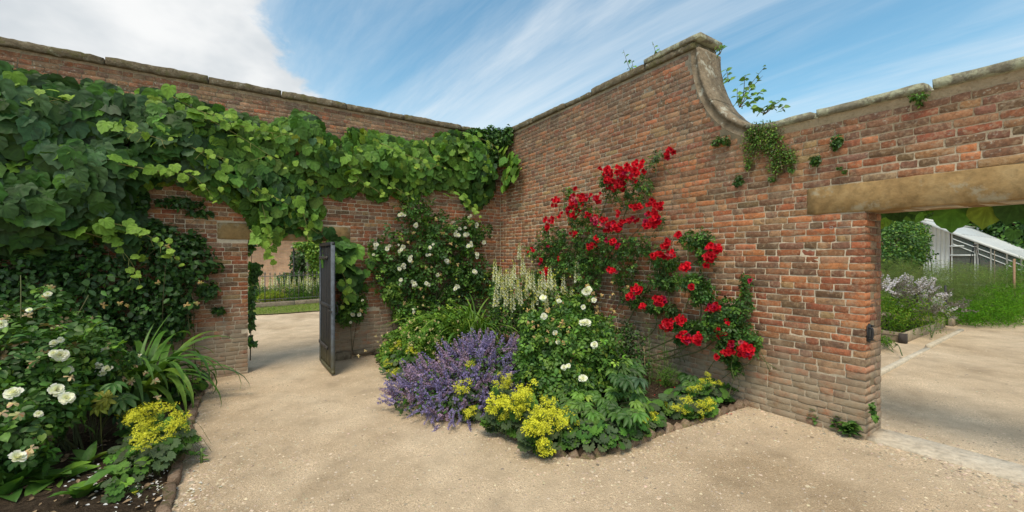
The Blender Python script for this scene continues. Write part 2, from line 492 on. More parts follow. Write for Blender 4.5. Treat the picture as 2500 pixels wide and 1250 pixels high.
def leaf_mat(name, rough=0.5, trans=0.22, spec=0.35, var=0.22):
    m, N = new_mat(name); P = pos(N)
    c = base_tint(N)
    n = N.noise(P, 26, 3, 0.6)
    c = N.mix(1.0, c, N.ramp(n, [(0.3, 1 - var), (0.7, 1 + var)]), 'MULTIPLY')
    finish(N, c, rough, spec, N.noise(P, 120, 3, 0.5), 0.18, 0.004, 0.0, trans)
    return m
M_VINE = leaf_mat('vine_leaf', 0.55, 0.22, 0.2)
M_LEAF = leaf_mat('leaf', 0.5, 0.22)
M_SOFT = leaf_mat('soft_leaf', 0.75, 0.25, 0.2)
M_AIRY = leaf_mat('airy_leaf', 0.8, 0.5, 0.1)
M_PETAL = leaf_mat('petal', 0.6, 0.30, 0.2, 0.10)
M_RED = leaf_mat('red_petal', 0.6, 0.12, 0.15, 0.15)
def plain(name, rough=0.8, spec=0.3, metal=0.0, var=0.25, scale=30, bstr=0.4):
    m, N = new_mat(name); P = pos(N)
    n = N.noise(P, scale, 5, 0.65)
    c = N.mix(1.0, base_tint(N), N.ramp(n, [(0.25, 1 - var), (0.75, 1 + var)]), 'MULTIPLY')
    finish(N, c, rough, spec, n, bstr, 0.006, metal)
    return m
M_STEM = plain('stem', 0.8)
M_PEBBLE = plain('pebble', 0.9)
M_TIMBER = plain('timber', 0.85, 0.2, 0, 0.3, 14)
M_WHITE = plain('white_paint', 0.5, 0.4, 0, 0.06, 8, 0.1)
M_IRON = plain('iron', 0.6, 0.4, 0.0, 0.3, 25)
M_DRY = plain('dry_leaf', 0.9, 0.15)
M_GLASS, N = new_mat('glass')
g = N.n('ShaderNodeBsdfPrincipled'); g.inputs['Base Color'].default_value = (0.30, 0.36, 0.34, 1)
g.inputs['Roughness'].default_value = 0.08; g.inputs['Alpha'].default_value = 0.30; g.inputs['Specular IOR Level'].default_value = 0.8
o_ = N.n('ShaderNodeOutputMaterial'); N.l(g.outputs[0], o_.inputs['Surface'])
M_DOOR, N = new_mat('door_paint')
P = pos(N); sp = N.n('ShaderNodeSeparateXYZ'); N.l(P, sp.inputs[0])
n = N.noise(P, 14, 7, 0.7)
c = N.mix(1.0, base_tint(N), N.ramp(n, [(0.3, 0.6), (0.7, 1.5)]), 'MULTIPLY')
algae = N.math('MULTIPLY', N.smooth(N.math('ADD', sp.outputs[2], N.math('MULTIPLY', N.noise(P, 5, 6, 0.7), 0.9)), 1.05, 0.30), 0.85)
c = N.mix(algae, c, (0.105, 0.095, 0.042))
c = N.mix(N.math('MULTIPLY', N.smooth(N.noise(P, 30, 5, 0.7), 0.62, 0.70), 0.6), c, (0.13, 0.09, 0.07))
finish(N, c, 0.6, 0.35, n, 0.5, 0.006)
# ------------------------------------------------------------------ ground
def in_poly(px, py, poly):
    px = np.asarray(px, float); py = np.asarray(py, float)
    r = np.zeros(px.shape, bool); n = len(poly)
    for i in range(n):
        x0, y0 = poly[i][:2]; x1, y1 = poly[(i + 1) % n][:2]
        c = ((y0 > py) != (y1 > py))
        with np.errstate(divide='ignore', invalid='ignore'):
            r ^= c & (px < (x1 - x0) * (py - y0) / (y1 - y0 + 1e-12) + x0)
    return r
def edge_dist(px, py, poly):
    px = np.asarray(px, float); py = np.asarray(py, float); d = np.full(px.shape, 1e9); n = len(poly)
    for i in range(n):
        a = np.array(poly[i][:2]); b = np.array(poly[(i + 1) % n][:2]); e = b - a
        t = np.clip(((px - a[0]) * e[0] + (py - a[1]) * e[1]) / max(e @ e, 1e-9), 0, 1)
        d = np.minimum(d, np.hypot(px - a[0] - t * e[0], py - a[1] - t * e[1]))
    return d
def relief(x, y):
    return 0.016 * (vnoise(x * 1.3, y * 1.3, 1) - .5) + 0.008 * (vnoise(x * 5, y * 5, 2) - .5)

def sheet(xs, ys, zf, keep=None, C=None):
    X, Y = np.meshgrid(xs, ys); Z = zf(X, Y); nx = len(xs)
    V = np.stack([X, Y, Z], -1).reshape(-1, 3)
    i, j = np.meshgrid(np.arange(len(ys) - 1), np.arange(nx - 1), indexing='ij'); a = (i * nx + j).ravel()
    Q = np.stack([a, a + 1, a + nx + 1, a + nx], 1)
    if keep is not None:
        ctr = V[Q].mean(1); Q = Q[keep(ctr[:, 0], ctr[:, 1])]
    F = np.concatenate([Q[:, [0, 1, 2]], Q[:, [0, 2, 3]]])
    u, inv = np.unique(F, return_inverse=True)
    t = T(V[u], [], C, True); t.F = inv.reshape(-1, 3); return t
gx = np.concatenate([np.sinh(np.linspace(-7, -2.2, 30)) * 1.0 - 8, np.linspace(-12, 12, 240), -np.sinh(np.linspace(-2.2, -7, 30)[::1]) + 8])
gx = np.unique(np.round(gx, 3))
gy = np.unique(np.round(np.concatenate([np.linspace(-60, -3, 12), np.linspace(-2, 14, 160), 14 + np.sinh(np.linspace(0.2, 7, 40))]), 3))
solo('ground', sheet(gx, gy, lambda x, y: ground_z(x) + relief(x, y) * (np.abs(x) < 13)), M_GROUND, 'pale buff gravel path and ground between the two walls', 'ground', 'structure')

# flower beds (outlines on the ground)
RB_EDGE = [gnd(x, y)[:2] for x, y in [(928, 872), (950, 905), (1010, 965), (1090, 1012), (1185, 1030), (1250, 1068), (1330, 1108), (1440, 1118), (1530, 1092), (1605, 1062), (1700, 1030), (1765, 1008), (1835, 985)]]
RB_POLY = RB_EDGE + [RW.p(4.62, 0.02, 0)[:2], RW.p(0, 0.02, 0)[:2], LW.p(-2.6, 0.02, 0)[:2]]
LB_EDGE = [gnd(x, y)[:2] for x, y in [(512, 925), (490, 965), (470, 1010), (452, 1075), (436, 1140), (420, 1200), (402, 1262), (372, 1340)]]
LB_POLY = LB_EDGE + [np.array([-3.6, 1.3]), LW.p(-9.5, .02, 0)[:2], LW.p(-4.6, 0.02, 0)[:2]]
def soil_h(poly, h=0.07):
    def f(x, y):
        d = edge_dist(x, y, poly)
        return ground_z(x) + relief(x, y) + 0.012 + h * np.clip(d / 0.35, 0, 1) + 0.03 * (vnoise(x * 6, y * 6, 5) - .5) * np.clip(d / .1, 0, 1)
    return f
for poly, lab in ((RB_POLY, 'dark soil of the triangular corner flower bed'), (LB_POLY, 'dark soil of the left border under the vine wall')):
    A = np.array(poly); lo = A.min(0) - .05; hi = A.max(0) + .05
    t = sheet(np.arange(lo[0], hi[0], .06), np.arange(lo[1], hi[1], .06), soil_h(poly), lambda x, y: in_poly(x, y, poly))
    solo('soil_bed', t, M_SOIL, lab, 'soil', 'structure')
def soil_z(x, y, poly):
    return float(soil_h(poly)(np.array([x]), np.array([y]))[0])

# ------------------------------------------------------------------ brick walls
def brick_template(L, H, D, seed, wear=1.0):
    r = np.random.default_rng(seed); pts = []
    for k, (x, z) in enumerate([(0, 0), (.33, 0), (.67, 0), (1, 0), (1, .5), (1, 1), (.62, 1), (.3, 1), (0, 1), (0, .5)]):
        corner = k in (0, 3, 5, 8)
        jx = r.normal(0, .0022); jz = r.normal(0, .0022)
        ins = 0.0015 * wear if corner else 0.0
        X = x * L + jx + (ins if x == 0 else -ins if x == 1 else 0); Zz = z * H + jz + (ins if z == 0 else -ins if z == 1 else 0)
        pts.append((X, Zz))
    pts = np.array(pts); c = np.array([L / 2, H / 2]); n = len(pts)
    inner = c + (pts - c) * np.array([1 - 0.0030 * 2 * wear / L, 1 - 0.0022 * 2 * wear / H]) 
    V = [(x, r.normal(0, .0007), z) for x, z in inner] + [(x, 0.0008 + abs(r.normal(0, .0006)), z) for x, z in pts] + [(x, D, z) for x, z in pts]
    V.append((c[0], r.normal(-.0005, .0015), c[1]))
    F = [(i, (i + 1) % n, 3 * n) for i in range(n)]
    for a in (0, n):
        F += [(a + i, a + n + i, a + n + (i + 1) % n, a + (i + 1) % n) for i in range(n)]
    return T(V, F)
BH = 0.0555; PITCH = 0.0635; LS, LH = 0.212, 0.102
BT = [brick_template(LS, BH, 0.04, k) for k in range(8)] + [brick_template(LH, BH, 0.04, 20 + k) for k in range(6)]
BT += [brick_template(LS, BH, 0.104, 40 + k) for k in range(3)] + [brick_template(LH, BH, 0.212, 50 + k) for k in range(3)]

PAL = {k: srgb(*v) for k, v in dict(red=(152, 85, 58), orange=(172, 104, 70), brown=(138, 92, 70), dark=(88, 66, 54), tan=(160, 122, 94),
       grey=(134, 108, 92), plum=(108, 74, 64), buff=(152, 122, 90), maroon=(130, 68, 52)).items()}
def pick(w, r):
    ks = list(w); p = np.array([w[k] for k in ks], float); p = np.maximum(p, 0); p /= p.sum()
    c = PAL[ks[r.choice(len(ks), p=p)]] * (1 + r.normal(0, .10))
    c = (c * .76 + np.array([.27, .165, .09]) * .24) * np.array([1.17, 1.18, 1.13])
    return np.clip(c * (1 + r.normal(0, .04, 3)), .01, .9)
def col_right(a, z, r):
    w = dict(red=2.3, orange=1.9, brown=3.0, dark=.35, tan=1.5, grey=.9, plum=.9, buff=.3, maroon=.4)
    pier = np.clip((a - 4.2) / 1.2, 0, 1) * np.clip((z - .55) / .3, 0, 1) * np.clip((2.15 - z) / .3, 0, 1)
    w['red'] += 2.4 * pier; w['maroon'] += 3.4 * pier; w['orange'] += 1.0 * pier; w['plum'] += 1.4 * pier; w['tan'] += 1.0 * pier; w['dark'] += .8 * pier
    patch = vnoise(a * .9, z * 1.2, 4)
    w['orange'] += 2.6 * max(patch - .62, 0) * 4; w['tan'] += 2.0 * max(.38 - patch, 0) * 4
    low = np.clip((.85 - z) / .6, 0, 1); w['grey'] += 4 * low; w['tan'] += 3 * low
    hi = np.clip((z - 2.9) / .9, 0, 1) if a < 4.4 else np.clip((z - 2.0) / .5, 0, 1)
    w['brown'] += 3.0 * hi; w['dark'] += 2.2 * hi; w['plum'] += 4.5 * hi; w['maroon'] += 1.0 * hi
    for q in ('orange', 'tan', 'grey', 'red'): w[q] *= 1 - .72 * hi
    return pick(w, r)
def col_left(a, z, r):
    w = dict(red=1.9, orange=1.0, brown=3.0, dark=.8, tan=1.4, grey=1.4, plum=1.6, buff=.3, maroon=1.2)
    hi = np.clip((z - 2.9) / .9, 0, 1); w['brown'] += 2.5 * hi; w['plum'] += 1.2 * hi; w['tan'] += 3.2 * hi; w['grey'] += 2.5 * hi; w['maroon'] *= 1 - .7 * hi
    low = np.clip((.6 - z) / .5, 0, 1); w['grey'] += 2 * low; w['tan'] += 2 * low
    if z < 1.95 and -4.56 < a < -4.40: w.update(red=8, orange=4, maroon=3)
    if 0.1 < z < .75 and -3.0 < a < -2.0: w.update(red=5, orange=3, maroon=3)
    return pick(w, r)
def col_far(a, z, r):
    return pick(dict(red=1.5, orange=2.5, brown=1.5, tan=2.5, buff=2.0, grey=.6), r)

class Bricks:
    def __init__(self): self.i = []; self.M = []; self.c = []; self.v = []
    def lay(self, face, a0, a1, z0, ztop, col, holes=(), seed=0, ends=None, wob=0.006, shift=None, stretch=.60):
        r = np.random.default_rng(seed); R = face.R(); n = 0
        while True:
            zb = z0 + n * PITCH; n += 1
            if zb > 5.2: break
            iv = [(a0, a1)]
            for h in holes:
                if zb + BH > h[2] and zb < h[3]:
                    nv = []
                    for (p, q) in iv:
                        if h[1] <= p or h[0] >= q: nv.append((p, q)); continue
                        if h[0] > p: nv.append((p, h[0]))
                        if h[1] < q: nv.append((h[1], q))
                    iv = nv
            for (p, q) in iv:
                if shift is not None: p = p + shift[n % 2]
                x = p
                while x < q - 0.02:
                    kind = 0 if r.random() < stretch else 1
                    if x == p: kind = n % 2
                    L = LS if kind == 0 else LH
                    L *= 1 + r.normal(0, .03)
                    left = q - x
                    if left < L + 0.075:
                        if left > 0.16 and left > L + .02: L = left - LH - .01 if left - LH - .01 > .06 else left
                        else: L = left
                    at_end = ends is not None and (abs(q - (x + L)) < .004 or x == p)
                    zt = ztop(x + L / 2)
                    if zb + BH < zt:
                        if at_end: k = (14 if L > .15 else 17) + int(r.integers(3))
                        else: k = int(r.integers(8)) if L > .15 else 8 + int(r.integers(6))
                        base = (LS if k < 8 or 14 <= k < 17 else LH)
                        ang = r.normal(0, .008); ca, sa = math.cos(ang), math.sin(ang)
                        A = np.eye(4)
                        m3 = np.array([[ca, 0, -sa], [0, 1, 0], [sa, 0, ca]]) * np.array([L / base, 1, 1 + r.normal(0, .02)])
                        A[:3, :3] = R @ m3
                        dz = wob * 2 * (vnoise(np.array(x * 1.1), np.array(zb * 1.7), seed + 2) - .5) + r.normal(0, .0012)
                        A[:3, 3] = face.p(x, r.normal(0, .0013) + (-.005 if r.random() < .04 else 0), zb + dz)
                        self.i.append(k); self.M.append(A); self.c.append(col(x, zb, r))
                    x += L + 0.0085
    def done(self, parent, rank=None):
        pieces(parent, 'brick', BT, np.array(self.i), np.array(self.M), np.array(self.c), M_BRICK, 300, None if rank is None else rank(np.array(self.M)), 'brickwork')

WT = 4.10            # top of brickwork, high walls
D_A0, D_A1, D_Z = -4.416, -3.34, 1.895   # left doorway
left_wall = thing('brick_wall', 'long high brick wall half covered by a broad leaved vine, with a low doorway', 'wall', LW.p(-4, 0, 0))
core = prism([(-10, -.4), (D_A0, -.4), (D_A0, D_Z), (D_A1, D_Z), (D_A1, -.4), (.38, -.4), (.38, WT), (-10, WT)], .0036, .385)
part('mortar', left_wall, inframe(LW, core), M_MORTAR)
B = Bricks()
B.lay(LW, -10, -0.004, -.25, lambda a: WT + .01, col_left, [(D_A0, D_A1, -1, D_Z), (D_A0 - .375, D_A1 + .375, D_Z - .002, D_Z + .245)], 1, True)
JR = Face(LW.p(D_A1 + 0, .385, 0), TH - math.pi / 2)
def vis(M):
    d = np.linalg.norm(M[:, :3, 3] - EYE, axis=1); P = M[:, :3, 3]; a, y, z = loc(LW, P)
    s = 1 / d
    px_ = 1250 + F_PX * P[:, 0] / P[:, 1]
    covered = ((z > 1.75) & (z < 3.25) & (a > -9)) | ((a < -5.1) & (z < 3.3))
    return np.where(covered | (px_ < 0) | (z < -.1), s * .1, s)
B.done(left_wall, vis)
lint = slab(D_A0 - .37, D_A1 + .37, -.012, .39, D_Z, D_Z + .24, .012, 12, .006, 3)
part('lintel', left_wall, inframe(LW, lint), M_LINTEL)
for k, (a, w, z0, z1, o) in enumerate([(-3.3, .34, -.12, .06, .075), (-2.93, .36, -.02, .055, .05), (-2.55, .24, -.10, -.005, .03), (-2.55, .22, 0.0, .06, .035), (-2.3, .26, -.08, .01, .04), (-2.29, .3, .016, .07, .03)]):
    part('foot_stone', left_wall, inframe(LW, slab(a, a + w, -o, .03, z0, z1, .015, 4, .012, k)), M_PLINTH)
def cope(parent, face, a0, a1, z, th, y0, y1, mat, seed, n, name='coping_stone', jit=.010):
    r = np.random.default_rng(seed); cuts = np.linspace(a0, a1, n + 1); cuts[1:-1] += r.normal(0, .09, n - 1)
    for k in range(n):
        dz = r.normal(0, .008); dy = r.normal(0, .010)
        t = slab(cuts[k] + .006, cuts[k + 1] - .006, y0 + dy, y1 + dy, z, z + th + dz, .010, 26, jit, seed * 31 + k, C=np.ones(3) * (1 + r.normal(0, .12)))
        part(name, parent, inframe(face, t), mat)
cope(left_wall, LW, -10, .02, WT, .098, -.055, .43, M_COPE_DARK, 5, 10, jit=.018)

right_wall = thing('brick_wall', 'tall brick wall that sweeps down in a curved ramp to a lintelled opening', 'wall', RW.p(3, 0, 0))
R_A, R_B, R_Z0, R_Z1 = 4.43, 5.28, 2.93, 4.08
def arc(n, g=0.0):
    return [(R_A + (R_B - R_A) * (1 - math.cos(t)) + g * math.cos(t), R_Z0 + (R_Z1 - R_Z0) * (1 - math.sin(t)) + g * math.sin(t)) for t in np.linspace(0, math.pi / 2, n)]
def rtop(a):
    if a < R_A: return WT + .01
    if a > R_B: return R_Z0 - .004
    u = 1 - (a - R_A) / (R_B - R_A); return R_Z0 + (R_Z1 - R_Z0) * (1 - math.sqrt(max(1 - u * u, 0))) - .05
OP0, OP1, OPZ = PIER_A, 8.1, 2.035
outline = [(-.02, -.4), (OP0 - .008, -.4), (OP0 - .008, OPZ), (OP1, OPZ), (OP1, -.4), (10.0, -.4), (10.0, R_Z0)] + arc(16)[::-1] + [(R_A, WT), (-.02, WT)]
part('mortar', right_wall, inframe(RW, prism(outline, .0036, .385)), M_MORTAR)
B = Bricks()
LINT0 = 5.545
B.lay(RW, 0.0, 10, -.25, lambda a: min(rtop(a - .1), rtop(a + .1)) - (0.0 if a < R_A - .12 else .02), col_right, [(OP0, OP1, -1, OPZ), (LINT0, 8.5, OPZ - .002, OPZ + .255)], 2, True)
# bricks of the reveal, bonded with the ends of the face bricks
rr = np.random.default_rng(77)
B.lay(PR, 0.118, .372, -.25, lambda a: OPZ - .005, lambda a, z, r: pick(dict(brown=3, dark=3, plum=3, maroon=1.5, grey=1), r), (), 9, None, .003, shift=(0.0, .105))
def visr(M):
    P = M[:, :3, 3]; d = np.linalg.norm(P - EYE, axis=1); a, y, z = loc(RW, P)
    px_ = 1250 + F_PX * P[:, 0] / np.maximum(P[:, 1], .1)
    hid = (px_ > 2510) | (P[:, 1] < .5) | (z < .05) | ((a < 4.6) & (z < .55))
    return np.where(hid, .1 / d, 1 / d)
B.done(right_wall, visr)
lint = slab(LINT0, 8.52, -.012, .40, OPZ, OPZ + .25, .012, 40, .006, 8)
part('lintel', right_wall, inframe(RW, lint), M_LINTEL)
cope(right_wall, RW, .45, R_A - .02, WT, .085, -.045, .42, M_COPE_DARK, 9, 5)
part('coping_stone', right_wall, inframe(RW, slab(R_A - .75, R_A + .055, -.045, .43, WT + .088, WT + .145, .004, 8, .0025, 4)), M_COPE)
# ramp: mortar cheek and curved coping
def sweep(pts, th, y0, y1, jit, seed, C=None, th1=None):
    pts = np.array(pts); d = unit(np.gradient(pts, axis=0)); nrm = np.stack([-d[:, 1], d[:, 0]], 1)
    if nrm[len(nrm) // 2].sum() < 0: nrm = -nrm
    V = []; F = []; prof = [(y0, 0), ((y0 + y1) / 2, 0), (y1, 0), (y1, th * .8), ((y0 * .3 + y1 * .7), th), ((y0 * .7 + y1 * .3), th), (y0, th * .8)]
    m = len(prof)
    for i, p in enumerate(pts):
        gro = 1 if th1 is None else 1 + (th1 / th - 1) * (1 - i / (len(pts) - 1))
        for y, h in prof:
            h = h * gro; e = mnoise.noise_vector(Vector((p[0] * 11 + seed, y * 9, p[1] * 11 + h * 19))) * jit
            q = p + nrm[i] * h; V.append((q[0] + e.x, y + e.y, q[1] + e.z))
    for i in range(len(pts) - 1):
        for j in range(m): F.append((i * m + j, i * m + (j + 1) % m, (i + 1) * m + (j + 1) % m, (i + 1) * m + j))
    F.append(tuple(range(m))[::-1]); F.append(tuple(range((len(pts) - 1) * m, len(pts) * m)))
    return T(V, F, C)
full = arc(60)
cheek = prism(arc(24) + arc(24, -.085)[::-1], -.010, .012)
part('mortar_cheek', right_wall, inframe(RW, cheek), M_RENDER)
for a0, a1, k in ((0, 24, 0), (24, 46, 1), (46, 56, 2)):
    th0_, th1_ = .042 + .032 * (a0 / 56) ** 2, .042 + .032 * (a1 / 56) ** 2
    part('ramp_coping', right_wall, inframe(RW, sweep(full[a0:a1 + 1][::-1], th0_, -.035, .42, .006, 0, None, th1_)), M_RENDER if k < 2 else M_COPE)
lv = [(x, z) for x, z in full[56:]]
rest = [(R_B + .02 + .04 * k, R_Z0 + .002 * math.sin(k * .31)) for k in range(0, 118)]
path = lv + rest
cuts = [0, 12, 31, 46, 64, 84, 104, len(path) - 1]
for k in range(len(cuts) - 1):
    seg = path[cuts[k]:cuts[k + 1] + 1]; seg = seg[:-1] if k < len(cuts) - 2 else seg
    e = .011; seg = [(seg[0][0] + e, seg[0][1])] + list(seg[1:])
    part('coping_stone', right_wall, inframe(RW, sweep(seg[::-1], .074 + .006 * (k % 3), -.04, .42, .0055, 40 + k)), M_COPE)
# threshold
ts_ = inframe(RW, slab(OP0 - .02, OP1 + .1, .0, .36, -.06, .012, .012, 24, .004, 6)); ts_.V[:, 2] += ground_z(ts_.V[:, 0]) + .004
solo('threshold_slab', ts_, M_SLAB, 'pale worn stone threshold slab across the gravel in the right opening', 'threshold')

# vine eyes with wires and the latch keep on the pier
for k, (zc, lab) in enumerate(((1.905, 'galvanised vine eye and training wire under the lintel end on the pier'), (1.335, 'galvanised vine eye and training wire at chest height on the pier'))):
    A = 5.74
    t = thing('training_wire', lab, 'wire', RW.p(A, -.01, zc), 'training wires on the right wall')
    ring = [(math.cos(u) * .012, 0, math.sin(u) * .012) for u in np.linspace(0, 2 * math.pi, 13)]
    part('eye_bolt', t, inframe(RW, join([tube([(A + x, -.022, zc + z) for x, _, z in ring], .003, sides=4), tube([(A + .012, -.022, zc), (A + .13, -.020, zc + .002)], .003, sides=4), tube([(A + .13, -.020, zc + .002), (A + .132, .02, zc + .002)], .003, sides=4)])), M_IRON).color = (.32, .31, .30, 1)
    part('wire', t, inframe(RW, tube(curve([(A - .012, -.022, zc), (A - 2.0, -.03, zc - .012), (1.2, -.025, zc - .004)], 6), .0012, sides=3)), M_IRON).color = (.22, .21, .20, 1)
kp = thing('latch_keep', 'black iron latch keep fixed on the pier edge beside the opening', 'latch', PR.p(.02, -.01, 1.0), None)
kz = 0.985
plate_ = o = part('plate', kp, inframe(PR, slab(.012, .115, -.010, .004, kz - .085, kz + .085, .006, 2, .001)), M_IRON); o.color = (.018, .018, .02, 1)
o = part('hook', kp, inframe(PR, join([tube(curve([(.03, -.010, kz + .05), (.03, -.030, kz + .045), (.03, -.034, kz), (.03, -.028, kz - .04), (.03, -.010, kz - .045)], 6), .010, sides=6)])), M_IRON); o.color = (.02, .02, .024, 1)
for z in (-.06, .06):
    o = part('bolt', plate_, inframe(PR, tube([(.10, -.006, kz + z), (.10, -.026, kz + z)], .011, .007, 6)), M_IRON); o.color = (.03, .03, .03, 1)

# the iron-bound door, standing open
HG = LW.p(-3.42, -.02, 0)
DF = Face(HG, TH - math.pi / 2 + math.radians(3))     # a runs from the hinge towards the path
DF = Face(HG, math.atan2(-cT, sT) + math.radians(1.5))
door = thing('garden_door', 'black weathered boarded door standing open in the left doorway', 'door', HG)
DW, DZ0, DZ1 = .94, -.045, 1.855
for k in range(9):
    w = (DW - .06) / 9
    o = part('board', door, inframe(DF, slab(.0 + k * w + .003, (k + 1) * w - .003, -.008 + .003 * (k % 2), .014, DZ0 + .02, DZ1 - .02, .003, 2, .0008, k)), M_DOOR); o.color = (.014, .015, .019, 1)
for a0, a1, z0, z1 in ((-.005, DW, DZ1 - .05, DZ1), (-.005, DW, DZ0, DZ0 + .05), (.0, DW - .07, .88, .93)):
    o = part('rail', door, inframe(DF, slab(a0, a1, -.022, .026, z0, z1, .004, 3, .001)), M_DOOR); o.color = (.022, .024, .03, 1)
for a0, a1 in ((DW - .058, DW), (-.012, .03)):
    o = part('stile', door, inframe(DF, slab(a0, a1, -.024, .028, DZ0 + .005, DZ1 - .003, .004, 3, .001)), M_DOOR); o.color = (.105, .12, .145, 1)
o = part('latch', door, inframe(DF, join([tube([(DW - .20, -.03, .86), (DW + .05, -.03, .86)], .009, sides=6), tube([(DW - .18, -.03, .86), (DW - .18, .0, .86)], .008, sides=6)])), M_IRON); o.color = (.03, .03, .03, 1)
o = part('handle', door, inframe(DF, tube(curve([(DW - .09, .028, .80), (DW - .09, .075, .82), (DW - .09, .075, .92), (DW - .09, .028, .94)], 5), .009, sides=6)), M_IRON); o.color = (.03, .03, .03, 1)
for z in (.25, 1.6):
    o = hg_ = part('hinge', door, inframe(DF, slab(-.03, .62, -.032, -.009, z, z + .05, .003, 3, .001)), M_IRON); o.color = (.045, .04, .038, 1)
    for q in (.05, .24, .43, .57):
        o = part('nail', hg_, inframe(DF, tube([(q, -.030, z + .025), (q, -.040, z + .025)], .011, .008, 6)), M_IRON); o.color = (.06, .05, .045, 1)

# ------------------------------------------------------------------ bed edgings of brick
def along(edge, step, start=0.0):
    E = np.array(edge); seg = np.linalg.norm(np.diff(E, axis=0), axis=1); cum = np.concatenate([[0], np.cumsum(seg)])
    s = np.arange(start, cum[-1], step)
    P = np.stack([np.interp(s, cum, E[:, 0]), np.interp(s, cum, E[:, 1])], 1)
    e = 0.05; Q = np.stack([np.interp(np.minimum(s + e, cum[-1]), cum, E[:, 0]) - np.interp(np.maximum(s - e, 0), cum, E[:, 0]), np.interp(np.minimum(s + e, cum[-1]), cum, E[:, 1]) - np.interp(np.maximum(s - e, 0), cum, E[:, 1])], 1)
    return P, unit(Q)
def old_brick(L, H, D, seed):
    t = slab(-L / 2, L / 2, -D / 2, D / 2, -H / 2, H / 2, .012, 4, .007, seed); return t
OB = [old_brick(.21, .10, .065, k) for k in range(6)]
ed = thing('brick_edging', 'row of tilted saw tooth bricks round the corner flower bed', 'edging', np.append(gnd(1330, 1108)[:2], 0))
P, D = along(RB_EDGE, .118, .1)
r = np.random.default_rng(5); M = []; cc = []
for p, d in zip(P, D):
    ang = math.radians(42 + r.normal(0, 7)); x = np.array([d[0], d[1], 0]); y = np.array([-d[1], d[0], 0])
    xa = x * math.cos(ang) + Z3 * math.sin(ang); za = -x * math.sin(ang) + Z3 * math.cos(ang)
    A = np.eye(4); A[:3, 0] = xa; A[:3, 1] = y; A[:3, 2] = za; A[:3, 3] = (p[0], p[1], float(ground_z(p[0])) - .035 + r.normal(0, .012)); M.append(A)
    cc.append(np.ones(3) * (1.0 + r.normal(0, .22)))
pieces(ed, 'brick', OB, r.integers(0, 6, len(M)), np.array(M), np.array(cc), M_EDGE)
ed = thing('brick_edging', 'row of worn bricks laid end to end beside the left border', 'edging', np.append(gnd(436, 1140)[:2], 0))
P, D = along(LB_EDGE, .20, .05); M = []; cc = []
for p, d in zip(P, D):
    x = np.array([d[0], d[1], 0]); y = np.array([-d[1], d[0], 0]); a = r.normal(0, .10)
    A = np.eye(4); A[:3, 0] = x * math.cos(a) + y * math.sin(a); A[:3, 1] = y * math.cos(a) - x * math.sin(a); A[:3, 2] = Z3
    s = .9 + r.normal(0, .08); A[:3, 0] *= s; A[:3, 1] *= 1.15
    A[:3, 3] = (p[0] + r.normal(0, .012), p[1] + r.normal(0, .012), float(ground_z(p[0])) + .008 + r.normal(0, .012)); M.append(A); cc.append(np.ones(3) * (1 + r.normal(0, .2)))
pieces(ed, 'brick', OB, r.integers(0, 6, len(M)), np.array(M), np.array(cc), M_EDGE)

# ------------------------------------------------------------------ loose gravel
def pebble(seed):
    r = np.random.default_rng(seed)
    V = np.array([(1, 0, 0), (.3, .9, .1), (-.8, .5, 0), (-.7, -.6, .1), (.4, -.9, 0), (.1, .05, .6)]) * (1 + r.normal(0, .2, (6, 3)))
    return T(V, [(0, 1, 5), (1, 2, 5), (2, 3, 5), (3, 4, 5), (4, 0, 5)])
PB = [pebble(k) for k in range(6)]
r = np.random.default_rng(8); n = 95000
# sampled over the nearer ground, thicker near the edgings and the foot of the walls
u = r.random(n); dist = 1.9 + 6.5 * u ** 1.6; az = r.uniform(-1.3, 1.3, n)
X = az * dist; Y = dist + r.normal(0, .05, n)
a_, y_, _ = loc(RW, np.stack([X, Y, 0 * X], 1)); al, yl, _ = loc(LW, np.stack([X, Y, 0 * X], 1))
ok = ~in_poly(X, Y, RB_POLY) & ~in_poly(X, Y, LB_POLY) & ~((y_ > -.01) & (y_ < .42) & (a_ < OP0)) & ~((yl > -.01) & (yl < .4) & ((al < D_A0) | (al > D_A1)))
dn = np.minimum(np.minimum(edge_dist(X, Y, RB_POLY), edge_dist(X, Y, LB_POLY)), np.abs(y_) * .7)
ok &= r.random(n) < np.clip(.05 + .9 * np.exp(-dn / .42) + .5 * (vnoise(X * 1.2, Y * 1.2, 9) - .35), .05, 1)
X, Y = X[ok], Y[ok]; n = len(X)
g = r.uniform(0, 6.28, n); xa = np.stack([np.cos(g), np.sin(g), 0 * g], 1); ya = np.stack([-np.sin(g), np.cos(g), 0 * g], 1); za = np.tile(Z3, (n, 1))
s = np.clip(r.lognormal(-5.25, .45, n), .002, .014) * (1 + .7 * np.exp(-dn[ok] / .2))
M = mats(np.stack([X, Y, ground_z(X) + relief(X, Y) - .0005], 1), xa, ya, za, s)
tint = np.array([.47, .38, .28]) * np.clip(1 + r.normal(0, .26, n), .35, 1.35)[:, None] * (1 + r.normal(0, .04, (n, 3)))
V, F, C = spread(PB, r.integers(0, 6, n), M, tint)
tag(link('gravel', mesh_np('gravel', V, F, C, M_PEBBLE)), 'loose buff stones scattered over the gravel path', 'gravel', None, 'stuff')
